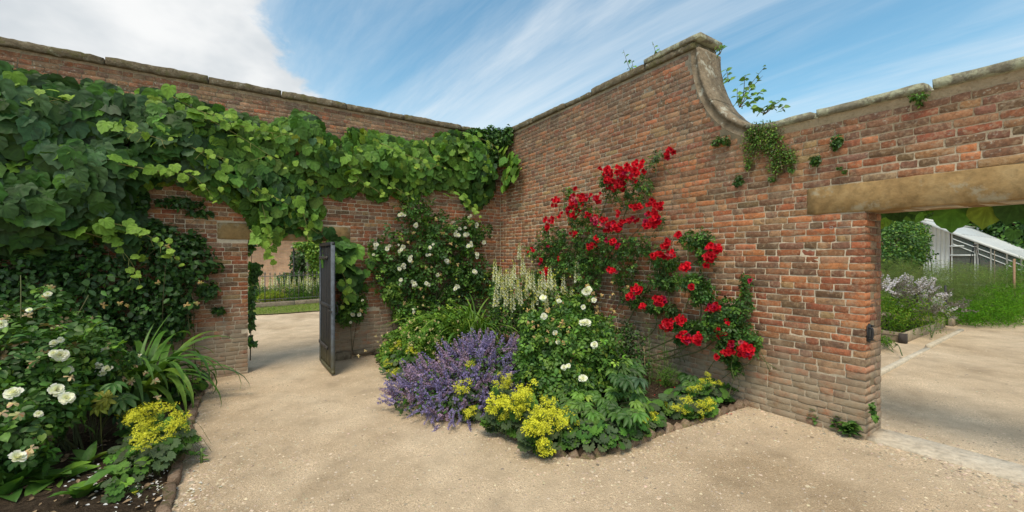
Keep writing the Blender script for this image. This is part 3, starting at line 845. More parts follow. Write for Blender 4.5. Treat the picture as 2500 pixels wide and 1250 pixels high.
# ------------------------------------------------------------------ leaf, petal and flower shapes (stalk at the origin, tip along +y, face +z)
def outline_leaf(half, seed=0, fold=.10, droop=.18, vein=.02, jit=.03, center=(0, .04), C=None, veins=None):
    r = np.random.default_rng(seed); half = np.array(half, float)
    half = half * (1 + r.normal(0, jit, half.shape))
    left = half[::-1].copy(); left[:, 0] *= -1
    pts = np.concatenate([half, left[1:-1] if abs(half[0, 0]) < 1e-6 else left[1:]]); n = len(pts)
    c = np.array(center); V = [(c[0], c[1], 0)]
    tv = C if C is not None else (1.12, 1.1, 1.0)
    cols = [np.array(tv) * 1.15]
    h_ = len(half) - 1
    for f in (.55, 1.0):
        for k, p in enumerate(pts):
            q = c + (p - c) * f
            isv = (k % 2 == 0) if veins is None else (min(k, 2 * h_ - k) in veins)
            z = fold * abs(q[0]) - droop * max(q[1], 0) ** 2 - droop * .5 * q[0] ** 2 + (-vein if isv else vein) * (1.6 if f < 1 else .8) + r.normal(0, .008)
            V.append((q[0], q[1], z)); cols.append(np.ones(3) * ((1.28 if f < 1 else 1.08) if isv else (.86 if f < 1 else .97)))
    F = []
    for k in range(n):
        j = (k + 1) % n
        F.append((0, 1 + k, 1 + j)); F.append((1 + k, 1 + n + k, 1 + n + j, 1 + j))
    return T(V, F, np.array(cols), True)
VINE_HALF = [(0, -.02), (.10, -.13), (.31, -.14), (.46, .0), (.50, .18), (.56, .37), (.48, .51), (.41, .63), (.32, .80), (.14, .89), (0, 1.04)]
VT = [outline_leaf(VINE_HALF, k, fold=.05 + .05 * (k % 3), droop=.10 + .07 * (k % 4), vein=.020, jit=.045, veins=(2, 5, 8, 10)) for k in range(8)]
RND_HALF = [(0, .02), (.10, -.13), (.26, -.16), (.42, -.06), (.52, .12), (.55, .30), (.51, .47), (.42, .63), (.30, .76), (.16, .87), (.06, .95), (0, 1.02)]
RV = [outline_leaf(RND_HALF, 60 + k, fold=.06, droop=.15, vein=.015, jit=.03, veins=(3, 6, 8, 11)) for k in range(4)]
IVY_HALF = [(0, 0), (.22, -.08), (.5, .15), (.28, .42), (.16, .7), (0, 1)]
IT = [outline_leaf(IVY_HALF, k, fold=.12, droop=.15, vein=.01) for k in range(4)]
def blade(w, seed=0, n=4, droop=.2, fold=.12, widest=.45, C=(1, 1, 1), twist=0):
    """pointed leaf of 2n..3n triangles"""
    r = np.random.default_rng(seed); V = []; F = []; cols = []
    for i in range(n + 1):
        t = i / n
        ww = w * (math.sin(math.pi * t ** (math.log(.5) / math.log(widest))) ** .8 if 0 < t < 1 else .02)
        z = -droop * t * t; sw = twist * t
        for s in (-1, 0, 1):
            V.append((s * ww + r.normal(0, .006), t + (0 if s == 0 else -.02), z + (fold * ww / max(w, .01) * .6 if s else 0) * (1) + s * sw * ww))
            cols.append(np.array(C) * (1.12 if s == 0 else .97))
    for i in range(n):
        for j in range(2):
            a = i * 3 + j; F.append((a, a + 1, a + 4, a + 3))
    return T(V, F, np.array(cols), True)
def place(t, pos=(0, 0, 0), tip=(0, 1, 0), nor=(0, 0, 1), s=1.0, tint=None):
    M = leaf_mats(np.array([pos], float), np.array([nor], float), np.array([tip], float), np.array([s], float))[0]
    q = T(t.V @ M[:3, :3].T + M[:3, 3], [], None, t.smooth); q.F = t.F; q.C = t.C * (1 if tint is None else np.asarray(tint)); return q
def rose_leaf(seed, n=3, w=.30, leaflets=5):
    r = np.random.default_rng(seed); ps = []
    spots = [((0, .52), (0, 1), .50), ((.06, .42), (.8, .5), .42), ((-.06, .42), (-.8, .5), .42), ((.05, .16), (.85, .35), .36), ((-.05, .16), (-.85, .35), .36)][:leaflets]
    for (x, y), (tx, ty), s in spots:
        nz = np.array([r.normal(0, .22), r.normal(0, .22), 1])
        ps.append(place(blade(w, seed + len(ps), n, .18, .2, .5), (x, y, -.12 * y * y), (tx + r.normal(0, .1), ty + r.normal(0, .1), r.normal(-.12, .1)), nz, s * (1 + r.normal(0, .1))))
    ps.append(place(blade(.012, 9, 2, .1, 0), (0, 0, 0), (0, 1, 0), (0, 0, 1), .6, (1.1, 1.0, .8)))
    return join(ps)
RT = [rose_leaf(k * 7) for k in range(6)]
def palm_leaf(seed, k=7, w=.17, droop=.35):
    r = np.random.default_rng(seed); ps = []
    for a in np.linspace(-1.9, 1.9, k):
        a += r.normal(0, .08)
        ps.append(place(blade(w, seed + len(ps), 4, droop, .25, .55), (0, .02, 0), (math.sin(a), math.cos(a), .18), (0.2 * math.sin(a), -.15, 1), .85 * (1 - .10 * abs(a)) * (1 + r.normal(0, .07))))
    return join(ps)
PT = [palm_leaf(k * 13) for k in range(5)]
def mantle_leaf(seed, lobes=9):
    r = np.random.default_rng(seed); V = [(0, 0, 0)]; cols = [np.array([1.15, 1.12, 1])]; n = lobes * 3
    for f in (.5, 1.0):
        for k in range(n + 1):
            a = -2.72 + 5.44 * k / n; ph = k % 3
            rad = .5 * f * (1 if f < 1 else (.86 if ph == 0 else 1.02 + r.normal(0, .03)))
            z = .13 * f * f + (.035 if ph == 0 else -.012) * (f if f < 1 else 1.2) + r.normal(0, .006) - .04 * f ** 3 * (1 + math.cos(a))
            V.append((math.sin(a) * rad, math.cos(a) * rad, z)); cols.append(np.ones(3) * (1.08 if ph and f < 1 else .95))
    F = []; m = n + 1
    for k in range(n): F += [(0, 1 + k, 2 + k), (1 + k, 1 + m + k, 2 + m + k, 2 + k)]
    return T(V, F, np.array(cols), True)
MT = [mantle_leaf(k) for k in range(5)]
def ovate(seed, w=.3): return blade(w, seed, 3, .15, .15, .45)
OT = [ovate(k, .26 + .05 * (k % 3)) for k in range(5)]
SM = [blade(.34, k, 2, .12, .2, .5) for k in range(4)]      # small leaves, eight triangles
def petal(seed, w, cup, n=3):
    r = np.random.default_rng(seed); V = []; F = []
    for i in range(n + 1):
        t = i / n; ww = w * (.25 + .75 * math.sin(math.pi * min(t * .62 + .05, 1)))
        for s in (-1, 0, 1):
            V.append((s * ww, t * (1 - .08 * abs(s)) + r.normal(0, .02), cup * t * t + .22 * abs(s) * ww * 2 * t - .25 * max(t - .7, 0) + r.normal(0, .02)))
    for i in range(n):
        for j in range(2): F.append((i * 3 + j, i * 3 + j + 1, i * 3 + j + 4, i * 3 + j + 3))
    return T(V, F, None, True)
def bloom(seed, rings=((7, 1.0, .12, .1), (7, .92, .38, .3), (7, .78, .62, .5), (6, .60, .85, .6), (5, .42, 1.1, .8)), inner=(1, .985, .94), n=2):
    """full rose: rings of (count, length, lift, cup); face +z, radius 1"""
    r = np.random.default_rng(seed); ps = []
    for q, (cnt, L, lift, cup) in enumerate(rings):
        for k in range(cnt):
            a = 2 * math.pi * (k + .5 * (q % 2)) / cnt + r.normal(0, .12); l = lift + r.normal(0, .10)
            tip = np.array([math.cos(a) * math.cos(l), math.sin(a) * math.cos(l), math.sin(l)])
            nor = np.array([-math.cos(a) * math.sin(l), -math.sin(a) * math.sin(l), math.cos(l)])
            col = np.ones(3) * (1 - .12 * r.random()) * (np.array(inner) if q >= len(rings) - 2 else 1)
            ps.append(place(petal(seed * 31 + k + q * 9, .40, cup * .30, n), (math.cos(a) * .05, math.sin(a) * .05, -.12 + .04 * q), tip, nor, L * (1 + r.normal(0, .11)), col))
    return join(ps)
WB = [bloom(k) for k in range(4)]
RBL = [bloom(20 + k, ((5, 1.0, .25, .2), (5, .8, .7, .5), (4, .5, 1.1, .8)), (.9, .8, .9), 2) for k in range(4)]
def spent(seed):
    r = np.random.default_rng(seed); ps = []
    for k in range(7):
        a = k * .9 + r.normal(0, .2)
        ps.append(place(petal(seed + k, .22, -.2, 2), (0, 0, 0), (math.cos(a), math.sin(a), r.normal(-.3, .4)), (r.normal(0, .3), r.normal(0, .3), 1), 1 * (1 + r.normal(0, .2)), (r.uniform(.7, 1), r.uniform(.6, .9), r.uniform(.45, .7))))
    return join(ps)
SPB = [spent(k * 11) for k in range(3)]
def star(C):
    return T([(0, 1, .1), (-.35, 0, 0), (.35, 0, 0), (1, .1, .1), (0, -.35, 0), (0, .4, .02), (-1, -.1, .1), (0, -1, .1)], [(0, 1, 2), (3, 5, 4), (6, 4, 5), (7, 2, 1)], C)
def froth(seed, n=70, C0=(.70, .67, .055), C1=(.52, .53, .04)):
    """frothy head of tiny starry flowers, radius 1"""
    r = np.random.default_rng(seed); d = unit(r.normal(0, 1, (n, 3))); d[:, 2] = np.abs(d[:, 2]) * .8
    lump = unit(r.normal(0, 1, (7, 3))) * np.array([.65, .65, .4]); p = lump[r.integers(0, 7, n)] + d * r.uniform(.25, .48, n)[:, None]
    ps = [place(star(np.array(C0) * u + np.array(C1) * (1 - u)), p[k], r.normal(0, 1, 3), d[k] + (0, 0, .5), r.uniform(.10, .17)) for k, u in zip(range(n), r.random(n))]
    for q in range(7): ps.append(tube([(0, 0, -1.0), lump[q] * .5 + (0, 0, -.4), lump[q]], .018, .010, 3, (.16, .24, .05)))
    return join(ps)
FT = [froth(k) for k in range(5)]
def spike(seed, lv=9, per=7, L=1.0, flw=.085, rad=.075, C0=(.23, .185, .45), C1=(.36, .305, .55), stem=(.10, .12, .07), taper=.5, bare=.15):
    """upright flower spike of whorls along +y, length 1"""
    r = np.random.default_rng(seed); ps = [tube([(0, 0, 0), (r.normal(0, .02), .5, r.normal(0, .02)), (0, L, 0)], .010, .005, 3, stem)]
    for i in range(lv):
        t = bare + (1 - bare) * (i / (lv - 1)); sc = 1 - taper * t
        for k in range(per):
            a = r.uniform(0, 6.28); d = np.array([math.cos(a), .35 * r.normal(0, 1) + .2, math.sin(a)])
            u = r.random(); col = np.array(C0) * u + np.array(C1) * (1 - u)
            p = np.array([math.cos(a) * rad * sc * .5, t * L + r.normal(0, .018), math.sin(a) * rad * sc * .5])
            ps.append(place(T([(-.5, 0, 0), (.5, 0, 0), (.35, 1, .15), (-.35, 1, -.1)], [(0, 1, 2, 3)], col), p, d, r.normal(0, 1, 3), flw * sc * r.uniform(.7, 1.25)))
    return join(ps)
CAT = [spike(k, 10, 7) for k in range(6)]
def bells(seed, n=34):
    """pale snapdragon-like spike along +y, length 1: bell flowers below, buds above"""
    r = np.random.default_rng(seed); ps = [tube([(0, -.5, 0), (r.normal(0, .02), .3, 0), (0, 1, 0)], .012, .005, 3, (.10, .16, .05))]
    cream = np.array([.86, .85, .72]); yel = np.array([.72, .70, .36]); gr = np.array([.30, .38, .10])
    for k in range(n):
        t = (k / n) ** .9; a = k * 2.4; s = .145 * (1 - .68 * t) + .02; d = np.array([math.cos(a), -.35 + .7 * t, math.sin(a)])
        col = cream if r.random() < .75 - .3 * t else yel
        if t > .85: col = gr
        q = T([(0, 0, 0), (.42, .55, 0), (0, .55, .42), (-.42, .55, 0), (0, .55, -.42), (.5, 1, 0), (-.5, .9, .2), (0, .85, .55)], [(0, 1, 2), (0, 2, 3), (0, 3, 4), (0, 4, 1), (1, 5, 2), (3, 6, 4), (2, 7, 3)], col)
        ps.append(place(q, (math.cos(a) * .012, t, math.sin(a) * .012), d, (0, 1, .1), s))
    return join(ps)
BELL = [bells(k) for k in range(4)]

# ------------------------------------------------------------------ ways of filling a plant with leaves
GREEN = dict(deep=(.031, .078, .019), dark=(.049, .120, .024), mid=(.085, .186, .030), fresh=(.135, .255, .034), lime=(.21, .315, .040), yellow=(.30, .33, .05),
             grey=(.080, .115, .055), blue=(.054, .108, .048), bronze=(.13, .10, .045))
def tints(n, mixw, r, jitter=.16):
    ks = list(mixw); p = np.array([mixw[k] for k in ks], float); p /= p.sum()
    c = np.array([GREEN[k] if k in GREEN else k for k in ks])[r.choice(len(ks), n, p=p)]
    return np.clip(c * (1 + r.normal(0, jitter, n))[:, None] * (1 + r.normal(0, .06, (n, 3))), .004, .9)
def fill(blobs, n, r, shell=.55, lump=.25):
    """points inside a set of ellipsoids (centre, 3x3 axes): position, outward direction, outerness"""
    w = np.array([abs(np.linalg.det(A)) ** .67 for _, A in blobs]); k = r.choice(len(blobs), n, p=w / w.sum())
    d = unit(r.normal(0, 1, (n, 3))); rad = 1 - shell * r.random(n) ** 1.7
    rad *= 1 + lump * (vnoise(d[:, 0] * 2.5 + k, d[:, 1] * 2.5 + d[:, 2] * 2, 5) - .5) * 2
    Cc = np.array([b[0] for b in blobs])[k]; A = np.array([b[1] for b in blobs])[k]; Ai = np.array([np.linalg.inv(b[1]).T for b in blobs])[k]
    p = Cc + np.einsum('nij,nj->ni', A, d * rad[:, None]); nr = unit(np.einsum('nij,nj->ni', Ai, d))
    return p, nr, rad
def ball(c, rx, ry=None, rz=None):
    ry = rx if ry is None else ry; rz = rx if rz is None else rz
    return (np.array(c, float), np.diag([rx, ry, rz]).astype(float))
def wallblob(face, px, py, rx, ry, off=.12, thick=.12):
    """ellipsoid of leaves lying against a wall, given by a place and radii in the photo"""
    c = on(face, px, py, off); e = on(face, px + rx, py, off); w = np.linalg.norm(e - c); h = np.linalg.norm(on(face, px, py + ry, off) - c)
    A = np.zeros((3, 3)); A[:, 0] = face.x * w; A[:, 1] = face.n * thick; A[:, 2] = Z3 * h
    return (c, A)
def leaves(th, blobs, n, tm, size, mix, mat=None, r=None, up=.45, out=.8, droop=.4, rnd=.55, own=0, name='leaf', mass='foliage', shell=.55, lump=.25, clip=None, jitter=.16):
    r = r or np.random.default_rng(sum(map(ord, name + th.name)) + n)
    p, nr, rad = fill(blobs, n, r, shell, lump)
    ok = p[:, 2] > ground_z(p[:, 0]) + .03
    yl, yr = loc(LW, p)[1], loc(RW, p)[1]; ok &= ((yl < -.01) | (yl > .42)) & ((yr < -.01) | (yr > .40))
    if clip is not None: ok &= clip(p)
    p, nr, rad = p[ok], nr[ok], rad[ok]; n = len(p)
    nor = nr * out + Z3 * up + r.normal(0, rnd, (n, 3)); tip = nr * .7 - Z3 * droop + r.normal(0, .6, (n, 3))
    s = r.uniform(size[0], size[1], n)
    M = leaf_mats(p - unit(tip) * s[:, None] * .4, nor, tip, s); idx = r.integers(0, len(tm), n); ti = tints(n, mix, r, jitter)
    rank = s / np.linalg.norm(p - EYE, axis=1) * np.where(rad > .8, 1, .3) * (1 - .5 * (np.einsum('ij,ij->i', nr, unit(p - EYE)) > .2))
    pieces(th, name, tm, idx, M, ti, mat or M_LEAF, own, rank, mass)
    return p
def stems(th, base, tips, r0=.012, r1=.004, bend=.15, mat=None, C=(.09, .085, .04), r=None, name='stem', fwd=None, one=True, sides=4):
    r = r or np.random.default_rng(5); ts = []
    for tp in tips:
        b = np.asarray(base(r) if callable(base) else base, float); tp = np.asarray(tp, float); m = (b + tp) / 2 + r.normal(0, bend, 3) * np.linalg.norm(tp - b) * .4
        m[2] += .12 * np.linalg.norm(tp - b)
        ts.append(tube(curve([b, m, tp], 6), r0, r1, sides, C))
    return part(name, th, join(ts), mat or M_STEM, 'stuff' if len(ts) > 12 else None)
def blooms(th, P, nor, size, tm, tint, mat=None, name='bloom', r=None, jitter=.06):
    r = r or np.random.default_rng(9); n = len(P); P = np.array(P, float)
    nor = np.array(nor, float) + r.normal(0, .25, (n, 3)); s = np.asarray(size) * np.ones(n)
    M = leaf_mats(P, nor, r.normal(0, 1, (n, 3)), s)
    ti = np.array(tint) * (1 + r.normal(0, jitter, n))[:, None] * np.ones((n, 3))
    pieces(th, name, tm, r.integers(0, len(tm), n), M, ti, mat or M_PETAL, 300, None, 'blossom')
def to_eye(p): return unit(EYE - np.asarray(p))
# ================================================================== the broad leaved vine on the left wall
vine = thing('climbing_vine', 'great climbing vine with large heart shaped leaves draped along the left brick wall', 'vine', LW.p(-6.2, -.15, 0))
VTOP = [(-260, 40), (0, 158), (100, 195), (200, 203), (300, 222), (400, 228), (480, 235), (540, 262), (600, 285), (650, 300), (700, 285), (750, 278), (790, 300), (802, 328), (830, 345), (860, 315), (900, 320), (960, 330), (1010, 348), (1060, 340), (1100, 320), (1150, 325), (1190, 350), (1205, 385), (1218, 420)]
VBOT = [(1212, 470), (1185, 510), (1150, 508), (1130, 470), (1080, 455), (1050, 470), (1010, 490), (960, 478), (920, 490), (880, 465), (830, 480), (785, 470), (795, 540), (775, 582), (740, 572), (700, 555), (680, 598), (660, 625), (640, 600), (600, 520), (550, 490), (500, 480), (450, 440), (390, 445), (330, 470), (340, 520), (370, 560), (345, 600), (310, 630), (280, 600), (240, 575), (180, 600), (110, 640), (50, 640), (0, 610), (-260, 700)]
def to_wall(poly, off): return [tuple(np.array(loc(LW, on(LW, x, y, off)))[[0, 2]]) for x, y in poly]
VP = to_wall(VTOP + VBOT, .18)
r = np.random.default_rng(21)
A = np.array(VP); n = 11500
a = r.uniform(A[:, 0].min(), A[:, 0].max(), n); z = r.uniform(A[:, 1].min(), A[:, 1].max(), n)
k = in_poly(a, z, VP); a, z = a[k], z[k]
d = edge_dist(a, z, VP)
bulge = .07 + .46 * (1 - np.exp(-d / .22)) * (.35 + 1.25 * vnoise(a * 1.5, z * 1.9, 6)) * np.clip(1.1 - (a + 8) / 20, .75, 1.1)
u = r.random(len(a)); u = np.where(u < .6, 1 - u * .5, .05 + .5 * (u - .6) / .4)
off = bulge * u
keep = (r.random(len(a)) < .52); a, z, d, off, u = a[keep], z[keep], d[keep], off[keep], u[keep]
P = LW.p(a, -off, z); n = len(a)
ga = vnoise(a * 1.5 + .3, z * 1.9, 6) - vnoise(a * 1.5 - .3, z * 1.9, 6); gz = vnoise(a * 1.5, z * 1.9 + .3, 6) - vnoise(a * 1.5, z * 1.9 - .3, 6)
nor = LW.n * 1.0 + Z3 * .30 - LW.x * ga[:, None] * .8 - Z3 * gz[:, None] * .5 + r.normal(0, .30, (n, 3))
tip = -Z3 * 1.0 + LW.x * r.normal(0, .55, n)[:, None] + LW.n * r.normal(.25, .25, n)[:, None]
left = np.clip((-a - 4.4) / 1.2, 0, 1)
young = (vnoise(a * 2.4, z * 3.1, 8) > .60) & (u > .80) & (left < .95) & (r.random(n) < .5) | (d < .09) & (r.random(n) < .4)
s = np.where(young, r.uniform(.08, .14, n), r.uniform(.11, .205, n)) * (1 + .28 * left)
mixd = tints(n, dict(deep=2.4, dark=3.4, mid=2.4, blue=.6, fresh=.3), r); mixl = tints(n, dict(blue=3.0, deep=3, dark=2, mid=.3), r); mixy = tints(n, dict(fresh=3.4, lime=1.1, mid=2), r)
ti = np.where(young[:, None], mixy, np.where((r.random(n) < left * .92)[:, None], mixl, mixd))
fr = (vnoise(a * 1.7, z * 2.2, 12) > .60) & ~young & (left < .6); ti[fr] = (ti[fr] + tints(int(fr.sum()), dict(fresh=1, mid=1), r)) / 2
allP, allN, allT, allS, allC, allU = [P], [nor], [tip], [s], [ti], [u]
def extra(pl, face, n, off, size, mix, seed, fwd=.2):
    r = np.random.default_rng(seed); x0 = np.array(pl); px = r.uniform(x0[:, 0].min(), x0[:, 0].max(), n * 4); py = r.uniform(x0[:, 1].min(), x0[:, 1].max(), n * 4)
    k = np.nonzero(in_poly(px, py, pl))[0][:n]
    p = np.array([on(face, px[i], py[i], r.uniform(*off)) for i in k]); m = len(k)
    allP.append(p); allN.append(face.n * .85 + Z3 * .45 + r.normal(0, .28, (m, 3))); allT.append(-Z3 + face.x * r.normal(0, .5, m)[:, None] + face.n * r.normal(.2, .2, m)[:, None])
    allS.append(r.uniform(*size, m)); allC.append(tints(m, mix, r)); allU.append(np.ones(m))
extra([(800, 560), (850, 590), (885, 625), (885, 680), (855, 735), (825, 700), (800, 640)], LW, 60, (.10, .34), (.16, .25), dict(dark=3, mid=2, deep=2, fresh=.6), 31)
extra([(880, 610), (960, 600), (960, 650), (890, 670)], LW, 9, (.10, .25), (.12, .2), dict(mid=2, fresh=1), 32)
extra([(1222, 360), (1262, 385), (1270, 425), (1245, 450), (1222, 470)], RW, 46, (.04, .25), (.12, .2), dict(fresh=3, lime=2, mid=3), 33)
# long young shoots with small bright leaves and tendrils
SHOOTS = [[(180, 560), (270, 590), (320, 640), (345, 700)], [(250, 540), (330, 560), (400, 600), (440, 640)], [(610, 560), (650, 600), (668, 655)], [(900, 410), (945, 445), (1015, 490)], [(735, 500), (748, 550), (752, 590)],
          [(290, 400), (400, 420), (470, 430), (530, 490)], [(30, 395), (110, 420), (190, 455)], [(420, 235), (500, 275), (590, 285)], [(1100, 470), (1150, 505), (1165, 540)], [(640, 500), (655, 570), (640, 610)],
          [(0, 200), (80, 225), (170, 250)], [(240, 300), (330, 320), (420, 350)], [(560, 300), (640, 320), (720, 330)], [(850, 400), (880, 440), (930, 470)], [(820, 640), (845, 690), (838, 745)], [(1130, 330), (1190, 345), (1225, 375)],
          [(470, 270), (580, 330), (690, 400)], [(930, 350), (1010, 385), (1090, 410)], [(520, 420), (600, 450), (690, 490)], [(380, 300), (470, 360), (560, 390)]]
sh = []
for i, pth in enumerate(SHOOTS):
    q = curve([on(LW, x, y, .34 + .10 * (i % 3)) for x, y in pth], 8); sh.append(tube(q, .006, .002, 4, (.22, .21, .07)))
    m = len(q); t = np.linspace(0, 1, m); jj = np.arange(0, m, 2); jj = np.concatenate([jj, jj + 1]); jj = jj[(jj < m) & (r.random(len(jj)) < .8)]
    p = q[jj] + r.normal(0, .045, (len(jj), 3)) + LW.n * .03
    allP.append(p); allN.append(LW.n * .75 + Z3 * .55 + r.normal(0, .3, (len(jj), 3))); allT.append(-Z3 * .8 + LW.x * r.normal(0, .7, len(jj))[:, None])
    allS.append((.15 - .10 * t[jj]) * r.uniform(.7, 1.25, len(jj)))
    c0 = np.array(GREEN['fresh']); c1 = np.array(GREEN['lime']) * 1.1; w = (t[jj] ** 1.5)[:, None]; allC.append(c0 * (1 - w) + c1 * w); allU.append(np.ones(len(jj)) * 1.05)
    for e in range(3):                                    # curling tendrils
        b = q[int(m * (.5 + .16 * e))]; dx = LW.x * r.normal(0, .10) - Z3 * .10 + LW.n * .05
        sh.append(tube(curve([b, b + dx * .6 + LW.n * .03, b + dx * 1.2, b + dx * 1.3 + Z3 * .03], 4), .0025, .001, 3, (.30, .27, .09)))
part('shoot', vine, join(sh), M_STEM, 'stuff')
P = np.concatenate(allP); nor = np.concatenate(allN); tip = np.concatenate(allT); s = np.concatenate(allS); ti = np.concatenate(allC); u = np.concatenate(allU)
M = leaf_mats(P, nor, tip, s)
M[:, :3, 3] -= M[:, :3, 1] * .45
pxx = 1250 + F_PX * P[:, 0] / P[:, 1]
rank = s / np.linalg.norm(P - EYE, axis=1) * np.where((u > .93) & (pxx > 0), 1, .2)
pieces(vine, 'leaf', VT, r.integers(0, 8, len(P)), M, ti, M_VINE, 300, rank, 'foliage')
# trunk and old rods along the wall
rods = []
for pth in ([(-40, 1000), (20, 700), (120, 430), (420, 380), (800, 420), (1180, 430)], [(20, 700), (200, 520), (500, 400), (760, 380)], [(60, 560), (150, 330), (400, 300), (700, 330), (1000, 400)], [(880, 600), (860, 640), (845, 690)]):
    rods.append(tube(curve([on(LW, x, y, .10) for x, y in pth], 8), .035, .010, 6, (.10, .075, .05)))
part('rod', vine, join(rods), M_STEM)

# ================================================================== other climbers
ivy = thing('ivy', 'small leaved dark ivy tucked into the corner at the top of the walls', 'ivy', on(LW, 1215, 345, .1))
leaves(ivy, [wallblob(LW, 1205, 335, 32, 24, .12, .10), wallblob(RW, 1236, 335, 14, 26, .10, .10), wallblob(LW, 1165, 325, 25, 10, .10, .06), wallblob(LW, 1205, 370, 22, 30, .12, .1)], 1500, IT, (.05, .085), dict(deep=2, dark=3, mid=1.5), M_LEAF)
stems(ivy, lambda r: on(LW, 1210, 470, .03), [on(LW, x, y, .08) for x, y in ((1205, 320), (1180, 330), (1215, 350))], .012, .004)

hon = thing('honeysuckle', 'dark leaved honeysuckle clothing the brick left of the doorway under the vine', 'honeysuckle', LW.p(-5.3, -.15, 0))
leaves(hon, [wallblob(LW, 430, 640, 85, 75, .16, .16), wallblob(LW, 470, 600, 30, 30, .12, .1), wallblob(LW, 400, 740, 85, 60, .15, .14), wallblob(LW, 260, 690, 110, 65, .20, .16), wallblob(LW, 90, 690, 120, 75, .2, .16),
             wallblob(LW, 440, 497, 62, 15, .10, .08), wallblob(LW, 505, 712, 30, 24, .10, .08), wallblob(LW, 375, 570, 55, 35, .12, .1), wallblob(LW, 520, 655, 22, 16, .08, .06), wallblob(LW, -80, 720, 100, 80, .2, .16), wallblob(LW, 180, 620, 90, 40, .15, .1), wallblob(LW, 340, 500, 30, 22, .12, .1), wallblob(LW, 490, 522, 34, 10, .06, .05), wallblob(LW, 530, 760, 16, 10, .05, .04), wallblob(LW, 420, 795, 50, 45, .14, .1), wallblob(LW, 320, 800, 70, 55, .16, .12), wallblob(LW, 230, 790, 60, 60, .2, .14)],
       5800, OT, (.055, .10), dict(deep=4, dark=3, blue=1, mid=.5), M_LEAF, own=60, lump=.35)
stems(hon, lambda r: LW.p(-5.6 + r.normal(0, .5), -.06, 0.05), [on(LW, x, y, .1) for x, y in ((430, 600), (480, 600), (400, 560), (300, 640), (150, 640), (60, 660), (440, 500), (500, 520), (505, 712), (530, 655), (460, 700), (535, 762))], .007, .002)
P = [on(LW, x, y, .36) for x, y in ((432, 632), (490, 690), (410, 600), (480, 740), (312, 745), (292, 740), (252, 745), (455, 745), (385, 690))]
blooms(hon, P, [to_eye(p) for p in P], .035, SPB, (.60, .50, .26))

# white climbing rose in the corner
crose = thing('climbing_rose', 'white climbing rose with clustered blooms on the left wall near the corner', 'rose', LW.p(-1.6, -.15, 0))
CB = [(1010, 510, 45, 35), (1060, 590, 95, 60), (960, 630, 65, 45), (1090, 680, 110, 60), (1000, 690, 60, 50), (1140, 580, 50, 45), (940, 680, 35, 45), (1150, 660, 55, 60), (1030, 750, 45, 40), (960, 720, 22, 22), (1120, 740, 60, 45), (920, 605, 30, 14), (1000, 780, 25, 20), (1160, 560, 40, 30), (1185, 690, 30, 60), (1060, 540, 60, 40), (1050, 640, 120, 90)]
leaves(crose, [wallblob(LW, x, y, a, b, .20, .17) for x, y, a, b in CB], 1450, RT, (.11, .19), dict(deep=1.6, dark=4, mid=3, fresh=1.2), M_LEAF, own=90, lump=.4)
stems(crose, lambda r: LW.p(-1.7 + r.normal(0, .2), -.1, .05), [on(LW, x, y, .15) for x, y, _, _ in CB] + [on(LW, x, y, .15) for x, y in ((1075, 500), (1030, 470), (900, 600), (1210, 620))], .014, .004, .12)
cl = [(1117, 572, 6, 14), (1052, 603, 2, 6), (1145, 597, 3, 9), (978, 528, 3, 8), (1012, 548, 2, 6), (950, 600, 2, 7), (980, 606, 3, 7), (920, 602, 2, 6), (912, 620, 1, 3), (982, 650, 3, 8), (1068, 670, 1, 3), (1045, 622, 1, 4), (1156, 660, 1, 4), (1012, 692, 3, 7), (1042, 692, 2, 5), (1138, 575, 3, 7), (1008, 762, 1, 4), (1146, 527, 1, 4), (1180, 592, 1, 3), (1165, 628, 1, 4), (1090, 640, 1, 4), (1115, 700, 2, 8), (975, 690, 1, 5), (1163, 552, 1, 4), (1000, 628, 2, 6)]
r = np.random.default_rng(4); P = []
for x, y, n, rad in cl:
    for _ in range(n + 1): P.append(on(LW, x + r.normal(0, rad * .6), y + r.normal(0, rad * .6), .40 + r.normal(0, .03)))
blooms(crose, P, [to_eye(p) + LW.n * .5 for p in P], r.uniform(.020, .042, len(P)), WB, (.88, .86, .84))
P = [on(LW, 1060 + r.normal(0, 80), 640 + r.normal(0, 70), .38) for _ in range(26)]
blooms(crose, P, [to_eye(p) for p in P], r.uniform(.025, .04, 26), SPB, (.60, .50, .30), name='spent_bloom')

srose = thing('climbing_rose', 'small white rose on the brick just right of the open door', 'rose', LW.p(-2.95, -.1, .06))
leaves(srose, [wallblob(LW, 858, 758, 34, 30, .14, .12), wallblob(LW, 838, 765, 18, 26, .12, .1), wallblob(LW, 880, 740, 16, 22, .1, .08), wallblob(LW, 880, 700, 22, 12, .06, .04)], 330, RT, (.09, .15), dict(dark=2, mid=3, fresh=1.2), M_LEAF, own=40)
stems(srose, LW.p(-2.95, -.06, .05), [on(LW, x, y, .1) for x, y in ((858, 740), (880, 735))], .005, .002, .05)
P = [on(LW, x, y, .30) for x, y in ((861, 768), (877, 768), (856, 787), (885, 733))]
blooms(srose, P, [to_eye(p) for p in P], (.034, .036, .024, .02), WB, (.80, .78, .74))
lowc = thing('rose_seedling', 'low fresh green rose growth at the wall foot under the white climber', 'rose', LW.p(-2.2, -.1, .05))
leaves(lowc, [wallblob(LW, 958, 715, 22, 26, .2, .12), wallblob(LW, 985, 770, 30, 20, .2, .12), wallblob(LW, 1005, 745, 18, 16, .25, .1)], 260, RT, (.09, .14), dict(mid=2, fresh=3, lime=.6), M_LEAF, own=30)
stems(lowc, LW.p(-2.2, -.08, .05), [on(LW, x, y, .2) for x, y in ((958, 705), (985, 765), (1005, 745))], .008, .003)

